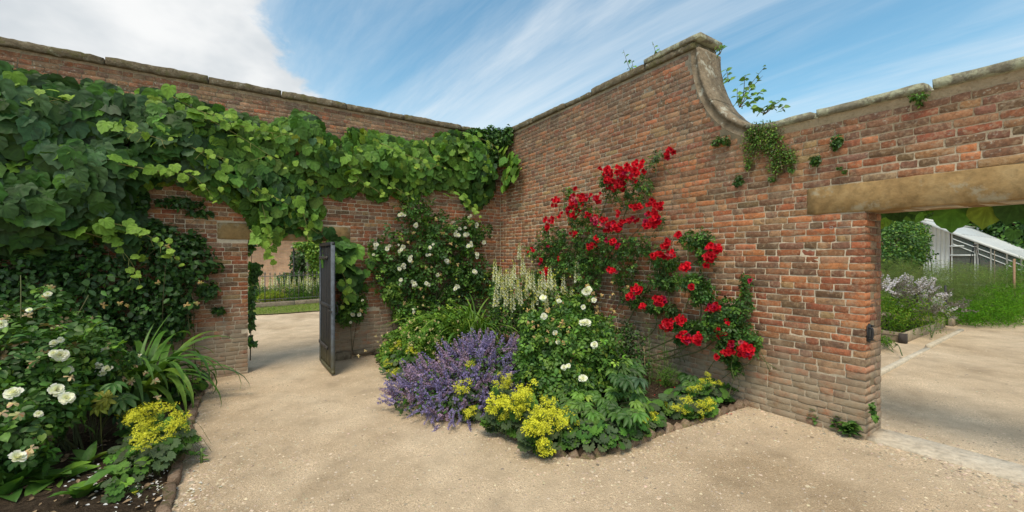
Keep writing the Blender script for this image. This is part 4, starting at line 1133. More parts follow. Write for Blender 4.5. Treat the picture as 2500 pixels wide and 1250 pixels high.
# ------------------------------------------------------------------ red climbing roses on the right wall
def red_rose(label, root, fol, n, clusters, canes, seed, own):
    th = thing('climbing_rose', label, 'rose', root)
    r = np.random.default_rng(seed)
    leaves(th, [wallblob(RW, x, y, a, b, o, t) for x, y, a, b, o, t in fol], int(n * 2.0), RT, (.055, .105), dict(deep=1.5, dark=4, mid=2.4, fresh=.8), M_LEAF, r, own=own, lump=.45, rnd=.6)
    ts = []
    for pth in canes: ts.append(tube(curve([root] + [on(RW, x, y, .10 + .05 * r.random()) for x, y in pth], 7), .011, .004, 5, (.10, .10, .045)))
    for x, y, a, b, o, t in fol:
        for _ in range(3):
            p = on(RW, x + r.normal(0, a * .5), y + r.normal(0, b * .5), o); q = p + np.array([r.normal(0, .1), r.normal(0, .1), -.25])
            if loc(RW, q)[1] < -.01: ts.append(tube(curve([q, (p + q) / 2 + r.normal(0, .03, 3), p], 4), .005, .002, 3, (.10, .12, .045)))
    part('cane', th, join(ts), M_STEM, 'stuff')
    P = []; sz = []; cc = []
    for x, y, rx, ry, k in clusters:
        Y = on(RW, x, y, .3)[1]; base = min(.024 + .0005 * max(rx, ry), .038); k = int(math.ceil(k * 1.4)) if k > 1 else 1
        tone = r.uniform(.72, 1.1)
        for _ in range(k):
            a = r.uniform(0, 6.28); q = math.sqrt(r.random())
            p = on(RW, x + rx * q * math.cos(a), y + ry * q * math.sin(a), .26 + .10 * (1 - q * q) + r.normal(0, .015))
            P.append(p); sz.append(base * r.uniform(.75, 1.25) * (1 if k > 1 else 1.15)); cc.append(np.array([.64, .008, .022]) * tone * r.uniform(.8, 1.2) if r.random() > .12 else np.array([.40, .012, .06]) if r.random() < .7 else np.array([.55, .10, .13]))
    P = np.array(P); m = len(P)
    M = leaf_mats(P, to_eye(P) * .8 + RW.n * .5 + Z3 * .25 + r.normal(0, .25, (m, 3)), r.normal(0, 1, (m, 3)), np.array(sz))
    pieces(th, 'bloom', RBL, r.integers(0, 4, m), M, np.array(cc), M_RED, 300, None, 'blossom')
    return th
R1 = RW.p(2.05, -.12, 0.03)
red_rose('tall red climbing rose with dense bloom clusters in the middle of the right wall', R1,
    [(1520, 465, 50, 40, .2, .12), (1570, 460, 25, 30, .14, .08), (1420, 520, 40, 40, .2, .13), (1385, 475, 14, 22, .12, .06), (1350, 575, 35, 35, .2, .12), (1320, 615, 45, 30, .18, .12), (1440, 580, 55, 45, .22, .14), (1500, 610, 60, 40, .2, .13), (1560, 600, 45, 30, .16, .1), (1590, 540, 28, 20, .18, .1), (1330, 680, 40, 40, .2, .12), (1400, 650, 45, 35, .2, .12), (1440, 690, 30, 35, .2, .1), (1530, 660, 28, 20, .15, .08), (1600, 385, 20, 10, .1, .05), (1590, 400, 12, 18, .1, .05), (1480, 440, 20, 30, .15, .08), (1460, 640, 60, 30, .2, .12), (1380, 620, 60, 50, .18, .12), (1520, 690, 25, 22, .14, .07)],
    1250,
    [(1515, 418, 38, 18, 24), (1560, 408, 16, 16, 8), (1505, 452, 22, 16, 16), (1485, 435, 14, 20, 7), (1545, 432, 12, 12, 5), (1635, 373, 12, 14, 7), (1412, 492, 20, 22, 14), (1395, 515, 12, 20, 8), (1432, 480, 14, 10, 5), (1356, 490, 10, 10, 6), (1352, 502, 8, 5, 2), (1368, 523, 7, 7, 2), (1342, 540, 14, 10, 7), (1333, 555, 8, 8, 4), (1400, 525, 12, 10, 5), (1432, 525, 8, 7, 3), (1455, 485, 8, 14, 5), (1465, 475, 4, 4, 1), (1408, 463, 6, 6, 2), (1463, 540, 20, 12, 10), (1478, 555, 8, 8, 4), (1500, 552, 20, 14, 14), (1518, 540, 8, 8, 3), (1508, 522, 4, 8, 2), (1552, 505, 14, 8, 6), (1545, 537, 12, 8, 5), (1600, 500, 18, 14, 10), (1590, 535, 22, 20, 16), (1580, 550, 14, 8, 5), (1445, 602, 10, 12, 7), (1458, 585, 8, 8, 4), (1495, 588, 16, 8, 5), (1508, 602, 8, 6, 3), (1296, 611, 8, 7, 3), (1315, 636, 9, 9, 4), (1362, 629, 4, 5, 1), (1332, 662, 10, 12, 8), (1330, 690, 10, 16, 8), (1400, 572, 8, 6, 3), (1337, 600, 3, 3, 1), (1464, 412, 5, 6, 2)],
    [[(1420, 760), (1440, 640), (1470, 520), (1500, 440)], [(1440, 700), (1520, 600), (1590, 530)], [(1400, 740), (1360, 620), (1345, 560)], [(1480, 640), (1550, 460), (1600, 390), (1635, 372)], [(1400, 700), (1410, 560), (1400, 480)], [(1500, 760), (1510, 690), (1530, 650)]], 41, 60)
R2 = RW.p(3.05, -.12, 0.05)
red_rose('sparse red climbing rose trailing over the brick between the tall red rose and the pier', R2,
    [(1620, 640, 36, 28, .15, .09), (1700, 585, 40, 20, .12, .07), (1690, 690, 45, 22, .2, .1), (1715, 720, 28, 24, .18, .09), (1545, 730, 22, 20, .15, .08), (1600, 745, 30, 22, .15, .08), (1560, 700, 25, 18, .12, .07), (1770, 760, 48, 30, .22, .12), (1750, 800, 55, 35, .24, .13), (1800, 820, 35, 50, .2, .1), (1820, 740, 16, 40, .12, .06), (1680, 800, 40, 16, .18, .09), (1780, 860, 30, 30, .2, .1), (1720, 620, 22, 30, .1, .06), (1640, 760, 20, 14, .1, .06), (1820, 690, 10, 20, .08, .04), (1620, 690, 40, 20, .12, .06), (1795, 890, 12, 24, .12, .05), (1840, 840, 14, 30, .12, .06), (1660, 830, 12, 14, .1, .05)],
    1150,
    [(1622, 595, 12, 10, 8), (1606, 625, 14, 8, 8), (1632, 625, 10, 8, 5), (1640, 615, 7, 6, 2), (1655, 574, 6, 6, 3), (1648, 627, 4, 4, 1), (1675, 652, 13, 8, 10), (1750, 607, 9, 9, 7), (1737, 600, 8, 5, 3), (1733, 627, 13, 10, 12), (1728, 602, 8, 4, 3), (1725, 650, 3, 3, 1), (1690, 698, 8, 6, 3), (1496, 661, 12, 7, 6), (1552, 708, 14, 10, 10), (1540, 724, 9, 9, 5), (1568, 745, 5, 8, 3), (1608, 735, 16, 11, 14), (1743, 751, 16, 10, 10), (1630, 792, 16, 12, 14), (1663, 788, 12, 14, 10), (1671, 826, 13, 14, 12), (1703, 828, 9, 15, 10), (1776, 790, 5, 5, 2), (1752, 803, 5, 5, 2), (1764, 818, 10, 6, 3), (1786, 842, 6, 8, 4), (1776, 857, 12, 8, 7), (1822, 857, 18, 16, 18), (1748, 872, 5, 5, 2), (1832, 683, 3, 3, 1), (1810, 835, 4, 4, 1), (1678, 652, 4, 3, 2)],
    [[(1660, 860), (1640, 760), (1620, 640), (1650, 575)], [(1700, 860), (1780, 780), (1815, 860)], [(1690, 800), (1700, 690), (1730, 600)], [(1760, 820), (1820, 740), (1830, 690)], [(1600, 800), (1560, 720), (1500, 665)], [(1520, 800), (1600, 790), (1630, 795)], [(1580, 700), (1600, 690), (1640, 680)]], 42, 60)

# ------------------------------------------------------------------ plants in the brickwork of the right wall and saplings on its coping
def tuft(label, blobs, n, mix, size=(.03, .055), face=RW, name='wall_plant', cat='wall plant', tm=SM, own=0, group=None):
    x, y = blobs[0][:2]
    th = thing(name, label, cat, on(face, x, y, .01), group)
    leaves(th, [wallblob(face, *b[:4], b[4] if len(b) > 4 else .04, b[5] if len(b) > 5 else .045) for b in blobs], n, tm, size, mix, M_LEAF, np.random.default_rng(int(x + y)), own=own, droop=.7, lump=.4, shell=.8)
    r = np.random.default_rng(int(x)); stems(th, lambda q: on(face, x + q.normal(0, 4), y - 3, .0), [on(face, b[0] + r.normal(0, b[2] * .4), b[1] + r.normal(0, b[3] * .4), .04) for b in blobs for _ in range(2)], .003, .0012, .1)
    return th
tuft('broad hanging mat of ivy leaved toadflax under the foot of the curved ramp', [(1850, 320, 38, 22), (1835, 355, 26, 40), (1880, 345, 40, 26), (1910, 385, 34, 22), (1895, 405, 22, 26), (1930, 392, 20, 16), (1865, 330, 45, 25), (1890, 366, 30, 20), (1915, 376, 26, 16), (1872, 352, 30, 18), (1828, 400, 10, 22)], 4200, dict(mid=2, bronze=2.2, fresh=1.6, dark=1.2, lime=.8), (.013, .026))
tuft('small round tuft of green in the brick left of the toadflax mat', [(1760, 343, 20, 10), (1748, 350, 10, 8), (1775, 350, 9, 7)], 260, dict(mid=2, dark=2, grey=1, bronze=.5), (.022, .038))
tuft('green tuft growing from a joint above the lintel', [(2043, 345, 15, 14), (2040, 358, 9, 8)], 200, dict(mid=2, dark=2, blue=1), (.022, .038))
tuft('dark tuft under the toadflax mat, low on the wall', [(1804, 440, 12, 14), (1800, 448, 8, 8)], 170, dict(dark=3, deep=1, blue=1), (.022, .036))
tuft('little dark tuft between the toadflax mat and the lintel tuft', [(1992, 392, 13, 13)], 170, dict(dark=3, mid=1, blue=1), (.022, .036))
tuft('ragged tuft hanging just below the coping above the lintel', [(2250, 238, 16, 12), (2243, 252, 8, 10), (2230, 240, 10, 8)], 190, dict(mid=2, fresh=1, dark=1.5), (.018, .030))
tuft('tiny tuft at the lower tip of the toadflax mat', [(1932, 415, 10, 8), (1885, 438, 9, 7)], 110, dict(dark=2, mid=2), (.02, .032))
tuft('faint seedlings in the joints below the lintel tuft', [(2048, 412, 8, 6), (2062, 420, 6, 5)], 70, dict(dark=2, mid=1), (.018, .028))
tuft('ivy sprig climbing the foot of the pier edge', [(2128, 1000, 9, 12, .03, .03), (2136, 1020, 7, 10, .03, .03), (2130, 990, 5, 6, .02, .02)], 90, dict(dark=2, mid=1.5, fresh=.5), (.025, .04), name='ivy_sprig', cat='ivy', tm=IT, own=20)
def sapling(label, px, py, shoots, seed):
    """leafy self-sown shoots; places in the photo, a little behind the front of the coping"""
    b = on(RW, px, py, -.15); th = thing('sapling', label, 'sapling', b, 'saplings seeded on the wall top')
    r = np.random.default_rng(seed); ts = []; P = []; T_ = []; S_ = []
    for pth in shoots:
        q = curve([b] + [on(RW, x, y, -.15 + r.normal(0, .05)) for x, y in pth], 7); ts.append(tube(q, .006, .002, 4, (.16, .13, .07)))
        for i in range(4, len(q), 2):
            sd = 1 if (i // 2) % 2 else -1
            P.append(q[i]); T_.append(RW.x * sd * .9 + Z3 * r.normal(.15, .3) + RW.n * r.normal(.2, .3)); S_.append(r.uniform(.055, .095) * (1 - .35 * i / len(q)))
    part('stem', th, join(ts), M_STEM)
    P = np.array(P); n = len(P); M = leaf_mats(P, RW.n * .6 + Z3 * .5 + r.normal(0, .4, (n, 3)), np.array(T_), np.array(S_))
    pieces(th, 'leaf', OV_BROAD, r.integers(0, 3, n), M, tints(n, dict(mid=2, fresh=2, dark=1), r), M_LEAF, 300)
OV_BROAD = [blade(.40, k, 3, .15, .2, .42) for k in range(3)]
sapling('single upright leafy sapling, leftmost on the high coping', 1542, 176, [[(1532, 155), (1522, 122)], [(1545, 160), (1540, 145)]], 1)
sapling('leafy sapling on the high coping near the peak', 1600, 150, [[(1600, 128), (1594, 104)], [(1606, 135), (1610, 118)]], 2)
sapling('leaf tuft peeping over the peak of the ramp', 1757, 133, [[(1757, 118), (1750, 112)], [(1762, 122), (1765, 112)]], 3)
sapling('short shoots half hidden behind the curve of the ramp', 1778, 200, [[(1776, 180), (1772, 168)], [(1782, 195), (1788, 190)]], 4)
sapling('tall slanting sapling of arching shoots rising behind the ramp', 1805, 262, [[(1820, 225), (1845, 190), (1870, 160)], [(1815, 230), (1818, 195), (1822, 182)], [(1825, 240), (1850, 228), (1868, 220)], [(1800, 240), (1800, 215)], [(1835, 215), (1862, 185)], [(1822, 255), (1850, 245), (1858, 236)]], 5)
sapling('low spreading sapling on the level coping right of the ramp foot', 1868, 278, [[(1882, 262), (1900, 250), (1915, 240)], [(1890, 262), (1912, 262), (1908, 272)], [(1860, 265), (1848, 262)], [(1875, 268), (1890, 246)], [(1850, 270), (1835, 262), (1830, 250)]], 6)
# ================================================================== plants of the left border
def bl(px, py, Y, rx, ry, rd=None):
    """ellipsoid round the place seen at (px, py), Y metres away; radii in photo pixels, depth radius in metres"""
    k = Y / F_PX
    return (at(px, py, Y), np.diag([rx * k, (rx * k * .8 if rd is None else rd), ry * k]))
def foot(p, poly=None):
    p = np.array(p, float); p[2] = float(ground_z(p[0])) + .05; return p
def leaf_at(th, spots, tm, mat, mix, seed, own=300, name='leaf', jitter=.14):
    """leaves given one by one: (position, tip direction, normal, size)"""
    r = np.random.default_rng(seed); n = len(spots)
    P = np.array([s[0] for s in spots]); Tp = np.array([s[1] for s in spots]); Nn = np.array([s[2] for s in spots]); S_ = np.array([s[3] for s in spots])
    pieces(th, name, tm, r.integers(0, len(tm), n), leaf_mats(P, Nn, Tp, S_), tints(n, mix, r, jitter), mat, own)

fr = thing('rose_bush', 'big white rose bush filling the near left corner of the border', 'rose', foot(at(150, 1080, 3.5)))
r = np.random.default_rng(51)
FB = [bl(60, 900, 3.3, 130, 90), bl(190, 885, 3.7, 110, 85), bl(40, 1030, 3.0, 110, 75), bl(110, 985, 3.2, 85, 75), bl(70, 800, 3.8, 110, 60), bl(150, 805, 4.1, 70, 40), bl(120, 745, 4.1, 32, 45), bl(-80, 900, 3.2, 120, 120), bl(235, 930, 3.9, 55, 50), bl(30, 1110, 2.9, 80, 40)]
leaves(fr, FB, 2100, RT, (.11, .19), dict(deep=1.4, dark=4, mid=2.6, fresh=.9, bronze=.25), M_LEAF, r, own=260, lump=.3)
stems(fr, lambda q: foot(at(130 + q.normal(0, 40), 1090, 3.5)), [b[0] + r.normal(0, .12, 3) for b in FB for _ in range(3)] + [at(117, 705, 4.1), at(105, 720, 4.1), at(70, 755, 3.9)], .012, .004, .15, C=(.09, .10, .04))
W1 = [(147, 868, 3.35, .062), (138, 952, 3.1, .058), (163, 972, 3.05, .058), (32, 958, 2.95, .056), (42, 1117, 2.75, .058), (130, 862, 3.3, .035)]
W2 = [(240, 893, 3.7, .045), (262, 900, 3.7, .045), (250, 912, 3.7, .035), (117, 718, 4.05, .035), (3, 792, 3.4, .05), (132, 838, 3.5, .038), (148, 830, 3.5, .03), (258, 855, 3.9, .042), (225, 905, 3.7, .03), (72, 757, 3.8, .03), (170, 903, 3.4, .035), (50, 838, 3.5, .025), (340, 868, 4.2, .03), (330, 880, 4.2, .03), (95, 1010, 3., .03)]
blooms(fr, [at(x, y, Y - .15) for x, y, Y, s in W1 + W2], [to_eye(at(x, y, Y)) + (0, 0, .45) for x, y, Y, s in W1 + W2], np.array([s for *_, s in W1 + W2]) * .78, WB, (.89, .88, .85))
SP = [(100, 862, 3.4), (85, 880, 3.3), (75, 892, 3.3), (195, 872, 3.6), (172, 920, 3.3), (32, 985, 2.9), (45, 1012, 2.85), (3, 1008, 2.8), (75, 1095, 2.85), (70, 1110, 2.85), (15, 775, 3.5), (8, 782, 3.5), (300, 925, 4.), (320, 930, 4.), (355, 910, 4.2), (382, 970, 4.1), (378, 930, 4.2), (330, 890, 4.1), (260, 838, 3.9), (140, 800, 3.8), (125, 700, 4.05), (110, 725, 4.05), (65, 770, 3.8), (290, 880, 4.)]
blooms(fr, [at(x, y, Y - .12) for x, y, Y in SP], [to_eye(at(x, y, Y)) + (0, 0, .4) for x, y, Y in SP], r.uniform(.025, .04, len(SP)), SPB, (.70, .63, .48), name='spent_bloom')

def strap(base, az, L, e0, k, w, n=13, C=(.06, .14, .03), twist=0.0, k2=1.7):
    """arching strap leaf with a channelled face"""
    t = np.linspace(0, 1, n); e = e0 - k * t ** k2; h = np.array([math.cos(az), math.sin(az), 0])
    st = (np.cos(e)[:, None] * h + np.sin(e)[:, None] * Z3) * L / n; P = np.asarray(base) + np.cumsum(st, 0) - st[0]
    side = np.array([-math.sin(az), math.cos(az), 0]); V = []; F = []; cc = []
    for i in range(n):
        ww = w * min(1, .55 + t[i] * 1.5) * (1 - t[i] ** 3.5) + .0008; up = np.cross(side, st[i]); up = -up / max(np.linalg.norm(up), 1e-9)
        sd = side * math.cos(twist * t[i]) + up * math.sin(twist * t[i])
        for s in (-1, 0, 1):
            V.append(P[i] + sd * s * ww + up * (abs(s) * ww * .22)); cc.append(np.array(C) * (.85 if s == 0 else 1.05))
    for i in range(n - 1):
        for j in range(2): F.append((i * 3 + j, i * 3 + j + 1, i * 3 + j + 4, i * 3 + j + 3))
    return T(V, F, np.array(cc), True)
def strap_clump(name, label, cat, base, n, L, w, seed, e=(.7, 1.5), k=(1.3, 3.0), mix=dict(dark=2, mid=2, fresh=1), spreadr=.07, extra=()):
    th = thing(name, label, cat, base); r = np.random.default_rng(seed); c = tints(n, mix, r)
    for i in range(n):
        b = np.array(base) + np.array([r.normal(0, spreadr), r.normal(0, spreadr), -.03])
        part('leaf', th, strap(b, r.uniform(0, 6.283), r.uniform(*L), r.uniform(*e), r.uniform(*k), r.uniform(*w), C=c[i], twist=r.normal(0, .3)), M_LEAF)
    for az, l, e0, kk, ww in extra:
        part('leaf', th, strap(base, az, l, e0, kk, ww, 16, C=np.array(GREEN['mid']) * 1.1), M_LEAF)
    crown = join([tube([np.array(base) + (0, 0, -.08), np.array(base) + (0, 0, .05), np.array(base) + (0, 0, .12)], .05, .03, 8, (.16, .18, .07))])
    part('crown', th, crown, M_STEM)
    return th
b = foot(at(325, 925, 4.6))
strap_clump('strap_leaf_plant', 'large arching strap leaved plant beside the left doorway', 'plant', b, 92, (.95, 1.55), (.026, .044), 61, (1.0, 1.54), (1.8, 3.4), dict(dark=2, mid=3.5, fresh=2.2), .13,
            [(.05, 1.45, .95, 2.6, .022), (-.15, 1.25, 1.0, 2.9, .02), (.2, 1.3, 1.1, 2.7, .02), (-.5, 1.0, .9, 2.2, .026), (.5, 1.1, 1.3, 2.2, .02), (-.9, .9, 1.2, 2.4, .024), (3.0, 1.1, 1.1, 2.7, .024), (3.4, 1.2, 1.2, 2.8, .024), (-.3, 1.0, .5, 1.4, .03), (1.2, 1.2, 1.45, .6, .018), (1.9, 1.1, 1.4, .8, .018)])

def mantle(label, ground_spots, heads, seed, n_per=26, size=(.09, .15), mix=dict(mid=2.4, grey=2.8, dark=1.6, fresh=.5), head_size=.062, yellow=1.0, limit=300, height=.16):
    """lady's mantle: pleated round leaves in low mounds and frothy yellow heads"""
    c = np.mean([gnd(x, y) for x, y, _ in ground_spots], 0); th = thing('ladys_mantle', label, "lady's mantle", c, "lady's mantle edging the beds")
    r = np.random.default_rng(seed); sp = []; st = []
    for x, y, R in ground_spots:
        g = gnd(x, y)
        for _ in range(n_per):
            a = r.uniform(0, 6.28); q = R * math.sqrt(r.random()); hgt = height * (1.15 - .75 * (q / R) ** 2) * r.uniform(.55, 1.15) + .03
            p = g + np.array([math.cos(a) * q, math.sin(a) * q, hgt]); d = np.array([math.cos(a), math.sin(a), 0])
            sp.append((p, d * .8 + r.normal(0, .5, 3) * (1, 1, .2) - (0, 0, .25), np.array([0, 0, 1]) + d * .35 * q / R + to_eye(p) * .35 + r.normal(0, .22, 3), r.uniform(*size)))
            if len(st) < 60: st.append(tube(curve([g + d * q * .3 + (0, 0, .01), p - (0, 0, .03), p], 3), .0025, .002, 3, (.13, .18, .05)))
    for x, y, Y, k, rad in heads:
        for _ in range(int(k * 2.0 + 1)):
            p = at(x + r.normal(0, rad * .8), y + r.normal(0, rad * .6), Y + .05 + abs(r.normal(0, .08))); gz_ = float(ground_z(p[0])); p[2] = gz_ + .04 + max(p[2] - gz_ - .06, .02) * r.uniform(.15, .85)
            sp.append((p, np.array([r.normal(0, .7), -.5, -.25]), np.array([0, 0, 1]) + to_eye(p) * .5 + r.normal(0, .25, 3), r.uniform(*size)))
    leaf_at(th, sp, MT, M_SOFT, mix, seed + 1, limit)
    P = []; S_ = []
    for x, y, Y, k, rad in heads:
        for _ in range(k):
            P.append(at(x + r.normal(0, rad * .55), y + r.normal(0, rad * .5), Y + r.normal(0, .06))); S_.append(head_size * r.uniform(.7, 1.25))
    for p in P:
        g = np.array([p[0] * .97 + r.normal(0, .04), p[1] + .10 + r.normal(0, .04), float(ground_z(p[0])) + .06])
        if p[2] > g[2] + .03: st.append(tube(curve([g, (g + p) / 2 + (0, 0, .05), p - (0, 0, .02)], 4), .0018, .0012, 3, (.12, .18, .05)))
    part('stem', th, join(st), M_STEM, 'stuff')
    if P:
        P = np.array(P); m = len(P); M = leaf_mats(P, np.tile([0, -.35, 1.0], (m, 1)) + r.normal(0, .3, (m, 3)), r.normal(0, 1, (m, 3)), np.array(S_))
        ti = np.ones((m, 3)) * yellow * (1 + r.normal(0, .10, m))[:, None]
        pieces(th, 'flower_head', FT, r.integers(0, 5, m), M, ti, M_PETAL, 300)
    return th
def dep(px, py, h):
    """distance of the ground point under a place seen h metres above the ground"""
    return gnd(px, py, h)[1]
mantle("flowering lady's mantle at the left brick edging with greenish yellow froth", [(372, 1165, .24), (400, 1125, .22), (338, 1140, .2)],
       [(370, 1005, dep(370, 1005, .38), 11, 28), (330, 1020, dep(330, 1020, .36), 9, 24), (345, 1055, dep(345, 1055, .32), 9, 24), (425, 1035, dep(425, 1035, .34), 11, 24), (400, 1055, dep(400, 1055, .3), 3, 14), (345, 1085, dep(345, 1085, .28), 4, 20), (395, 990, dep(395, 990, .36), 3, 12), (310, 1010, dep(310, 1010, .34), 3, 12), (445, 1020, dep(445, 1020, .3), 2, 8), (440, 1078, dep(440, 1078, .14), 2, 8)], 71, 44, (.07, .125), height=.2)
mantle("lady's mantle with few yellow flowers under the strap leaved plant near the doorway", [(425, 975, .3), (455, 945, .2), (400, 990, .22)],
       [(415, 925, dep(415, 925, .3), 3, 8), (435, 940, dep(435, 940, .26), 3, 10), (455, 955, dep(455, 955, .2), 2, 6)], 72, 20, (.09, .15), head_size=.04)

def palm_plant(name, label, cat, base, spots, size, mix, seed, mat=None, tm=PT, own=300):
    th = thing(name, label, cat, base); r = np.random.default_rng(seed); sp = []; st = []
    for p in spots:
        p = np.asarray(p, float); d = p - np.asarray(base); d[2] = 0; d = d / max(np.linalg.norm(d), .05)
        sp.append((p, d + r.normal(0, .3, 3) * (1, 1, .3) + (0, 0, .1), np.array([0, 0, 1.0]) + d * .3 + to_eye(p) * .4 + r.normal(0, .2, 3), r.uniform(*size)))
        st.append(tube(curve([np.asarray(base) + r.normal(0, .02, 3) * (1, 1, 0), (np.asarray(base) + p) / 2 + d * -.02 + (0, 0, .03), p], 4), .005, .003, 4, (.10, .11, .045)))
    leaf_at(th, sp, tm, mat or M_LEAF, mix, seed + 3, own); part('stem', th, join(st), M_STEM, 'stuff' if len(st) > 14 else None)
    return th
r = np.random.default_rng(62)
b = foot(at(228, 1060, 3.6)); b[2] -= .03
palm_plant('peony', 'dark cut leaved peony with black stems between the rose and the yellow froth', 'peony', b, [at(x + r.normal(0, 14), y + r.normal(0, 12), 3.55 + r.normal(0, .1)) for x, y in ((225, 970), (250, 965), (280, 960), (300, 985), (240, 1000), (270, 1000), (210, 1000), (290, 955), (310, 975), (225, 955), (200, 985), (260, 985), (285, 1010), (310, 1000), (180, 990))], (.12, .17), dict(deep=3, dark=2, blue=1), 63)
th = thing('peony_leaf_spray', 'yellowed cut leaf spray in front of the dark peony', 'leaves', foot(at(250, 1040, 3.5)))
leaf_at(th, [(at(x, y, 3.42), np.array([r.normal(.6, .5), -.3, .3]), to_eye(at(x, y, 3.4)) + (0, 0, .4), .12) for x, y in ((235, 985), (250, 975), (262, 970), (240, 990))], PT, M_LEAF, dict(yellow=1), 3)
part('stem', th, tube(curve([foot(at(250, 1040, 3.5)), at(245, 1010, 3.44), at(248, 985, 3.42)], 5), .004, .003, 4, (.2, .2, .06)), M_STEM)
g = lambda x, y: gnd(x, y)
def rosette(label, base, n, L, w, seed, mix, name='foxglove', cat='foxglove', e=(.3, 1.1), tip=.35):
    th = thing(name, label, cat, base); r = np.random.default_rng(seed); tm = [blade(w, k, 5, .30 + .1 * (k % 3), .22, .48) for k in range(4)]; sp = []
    for i in range(n):
        a = i * 2.4 + r.normal(0, .2); el = r.uniform(*e); d = np.array([math.cos(a) * math.cos(el), math.sin(a) * math.cos(el), math.sin(el)])
        sp.append((np.asarray(base) + (0, 0, .015 + .1 * (i / n)), d, np.array([-math.cos(a) * math.sin(el), -math.sin(a) * math.sin(el), math.cos(el)]) + r.normal(0, .12, 3), r.uniform(*L)))
    leaf_at(th, sp, tm, M_LEAF, mix, seed); part('stem', th, tube([np.asarray(base) - (0, 0, .04), np.asarray(base) + (0, 0, .12)], .012, .008, 6, (.13, .2, .06)), M_STEM)
    return th
rosette('large leaved young foxglove in the very near left corner', g(120, 1205), 15, (.17, .28), .30, 81, dict(mid=3, fresh=2.4), e=(.35, 1.05))
rosette('broad leaved foxglove by the lower frame edge between the near corner and the petals', g(205, 1240), 12, (.14, .22), .30, 87, dict(mid=3, fresh=1.6, dark=1), e=(.4, 1.1))
rosette('broad leaved foxglove half under the near white rose', g(45, 1185), 14, (.15, .24), .30, 88, dict(mid=2.4, dark=2), e=(.4, 1.1))
rosette('small leafy seedling with upright tip on the petal strewn soil', g(285, 1195), 10, (.11, .17), .24, 82, dict(mid=2, fresh=2, dark=1), e=(.2, 1.2))
rosette('pale green seedling tuft behind the two foxgloves', g(212, 1165), 10, (.12, .2), .2, 83, dict(fresh=2, mid=2), e=(.6, 1.4))
rosette('leafy sprout at the bottom left edge under the rose bush', g(15, 1235), 12, (.2, .3), .24, 84, dict(dark=2, mid=3), e=(.3, 1.2))
rosette('tiny weed in the gravel beside the left brick edging', g(492, 1130), 9, (.03, .06), .2, 85, dict(mid=2, fresh=1), name='weed', cat='weed', e=(.1, .6))
th = mantle("small flowerless lady's mantle on the petal strewn soil", [(320, 1205, .10), (290, 1235, .08)], [(330, 1205, dep(330, 1205, .1), 1, 4)], 86, 9, (.06, .10), head_size=.03)
# fallen petals, leaf litter
def litter(name, label, cat, n, region, mat, size, col, seed, jit, poly=None, z=.012):
    r = np.random.default_rng(seed); P = []; 
    while len(P) < n:
        x, y = region(r); p = gnd(x, y)
        if 'litter' in name and not in_poly(np.array([p[0]]), np.array([p[1]]), poly)[0]: continue
        zz = (soil_z(p[0], p[1], poly) if poly is not None and in_poly(np.array([p[0]]), np.array([p[1]]), poly)[0] else p[2] + float(relief(np.array(p[0]), np.array(p[1])))) + z * r.random()
        P.append((p[0], p[1], zz))
    P = np.array(P); tm = [blade(.34, k, 4, -.2, .3, .6) for k in range(3)]
    M = leaf_mats(P, Z3 + r.normal(0, .25, (n, 3)), r.normal(0, 1, (n, 3)) * (1, 1, .1), r.uniform(*size, n))
    V, F, C = spread(tm, r.integers(0, 3, n), M, np.array(col) * (1 + r.normal(0, jit, n))[:, None])
    return tag(link(name, mesh_np(name, V, F, C, mat, True)), label, cat, None, 'stuff')
def reg(cx, cy, sx, sy): return lambda r: (cx + r.normal(0, sx), min(max(cy + r.normal(0, sy), 700), 1290))
litter('fallen_petals', 'white rose petals strewn over the soil by the left edging', 'petals', 230, reg(315, 1195, 85, 40), M_PETAL, (.014, .028), (.72, .71, .72), 1, .1, LB_POLY)
litter('fallen_petals', 'few white petals blown onto the gravel past the left edging', 'petals', 22, reg(470, 1190, 25, 45), M_PETAL, (.015, .028), (.70, .68, .68), 2, .1)
litter('fallen_petals', 'red rose petals dropped on the soil and gravel near the pier', 'petals', 60, reg(1700, 960, 110, 45), M_RED, (.014, .026), (.48, .01, .03), 3, .2, RB_POLY)
litter('leaf_litter', 'brown dry leaf scraps on the soil of the left border', 'leaf litter', 420, reg(250, 1130, 140, 90), M_DRY, (.015, .05), (.20, .14, .085), 4, .35, LB_POLY)
litter('leaf_litter', 'brown dry scraps on the soil of the corner bed', 'leaf litter', 300, reg(1560, 960, 190, 60), M_DRY, (.015, .04), (.22, .15, .09), 5, .35, RB_POLY)

# ================================================================== plants of the corner bed
def green_bush(name, label, cat, blobs, n, tm, size, mix, seed, own=0, mat=None, up=.45, droop=.3, nst=3, base=None, **kw):
    c = np.mean([b[0] for b in blobs], 0); base = foot(c) if base is None else base
    th = thing(name, label, cat, base); r = np.random.default_rng(seed)
    leaves(th, blobs, n, tm, size, mix, mat or M_LEAF, r, up=up, droop=droop, own=own, **kw)
    stems(th, lambda q: base + np.array([q.normal(0, .08), q.normal(0, .08), -.06]), [b[0] + r.normal(0, .08, 3) for b in blobs for _ in range(nst)], .008, .003, .12, C=(.09, .12, .045), r=r)
    return th
cory = green_bush('corydalis', 'light green bushy fumitory dotted with tiny cream flowers under the white climber', 'corydalis', [bl(1040, 830, 6.5, 85, 55), bl(980, 850, 6.4, 50, 45), bl(1100, 800, 6.8, 60, 45), bl(1010, 880, 6.2, 60, 30), bl(1060, 800, 6.7, 50, 25), bl(945, 870, 6.3, 22, 28)], 3000, RT, (.08, .14), dict(mid=2, fresh=3.6, lime=1, dark=.4), 91, 60, M_SOFT)
r = np.random.default_rng(3); P = [at(1030 + r.normal(0, 55), 830 + r.normal(0, 38), 5.95 + r.normal(0, .1)) for _ in range(110)]
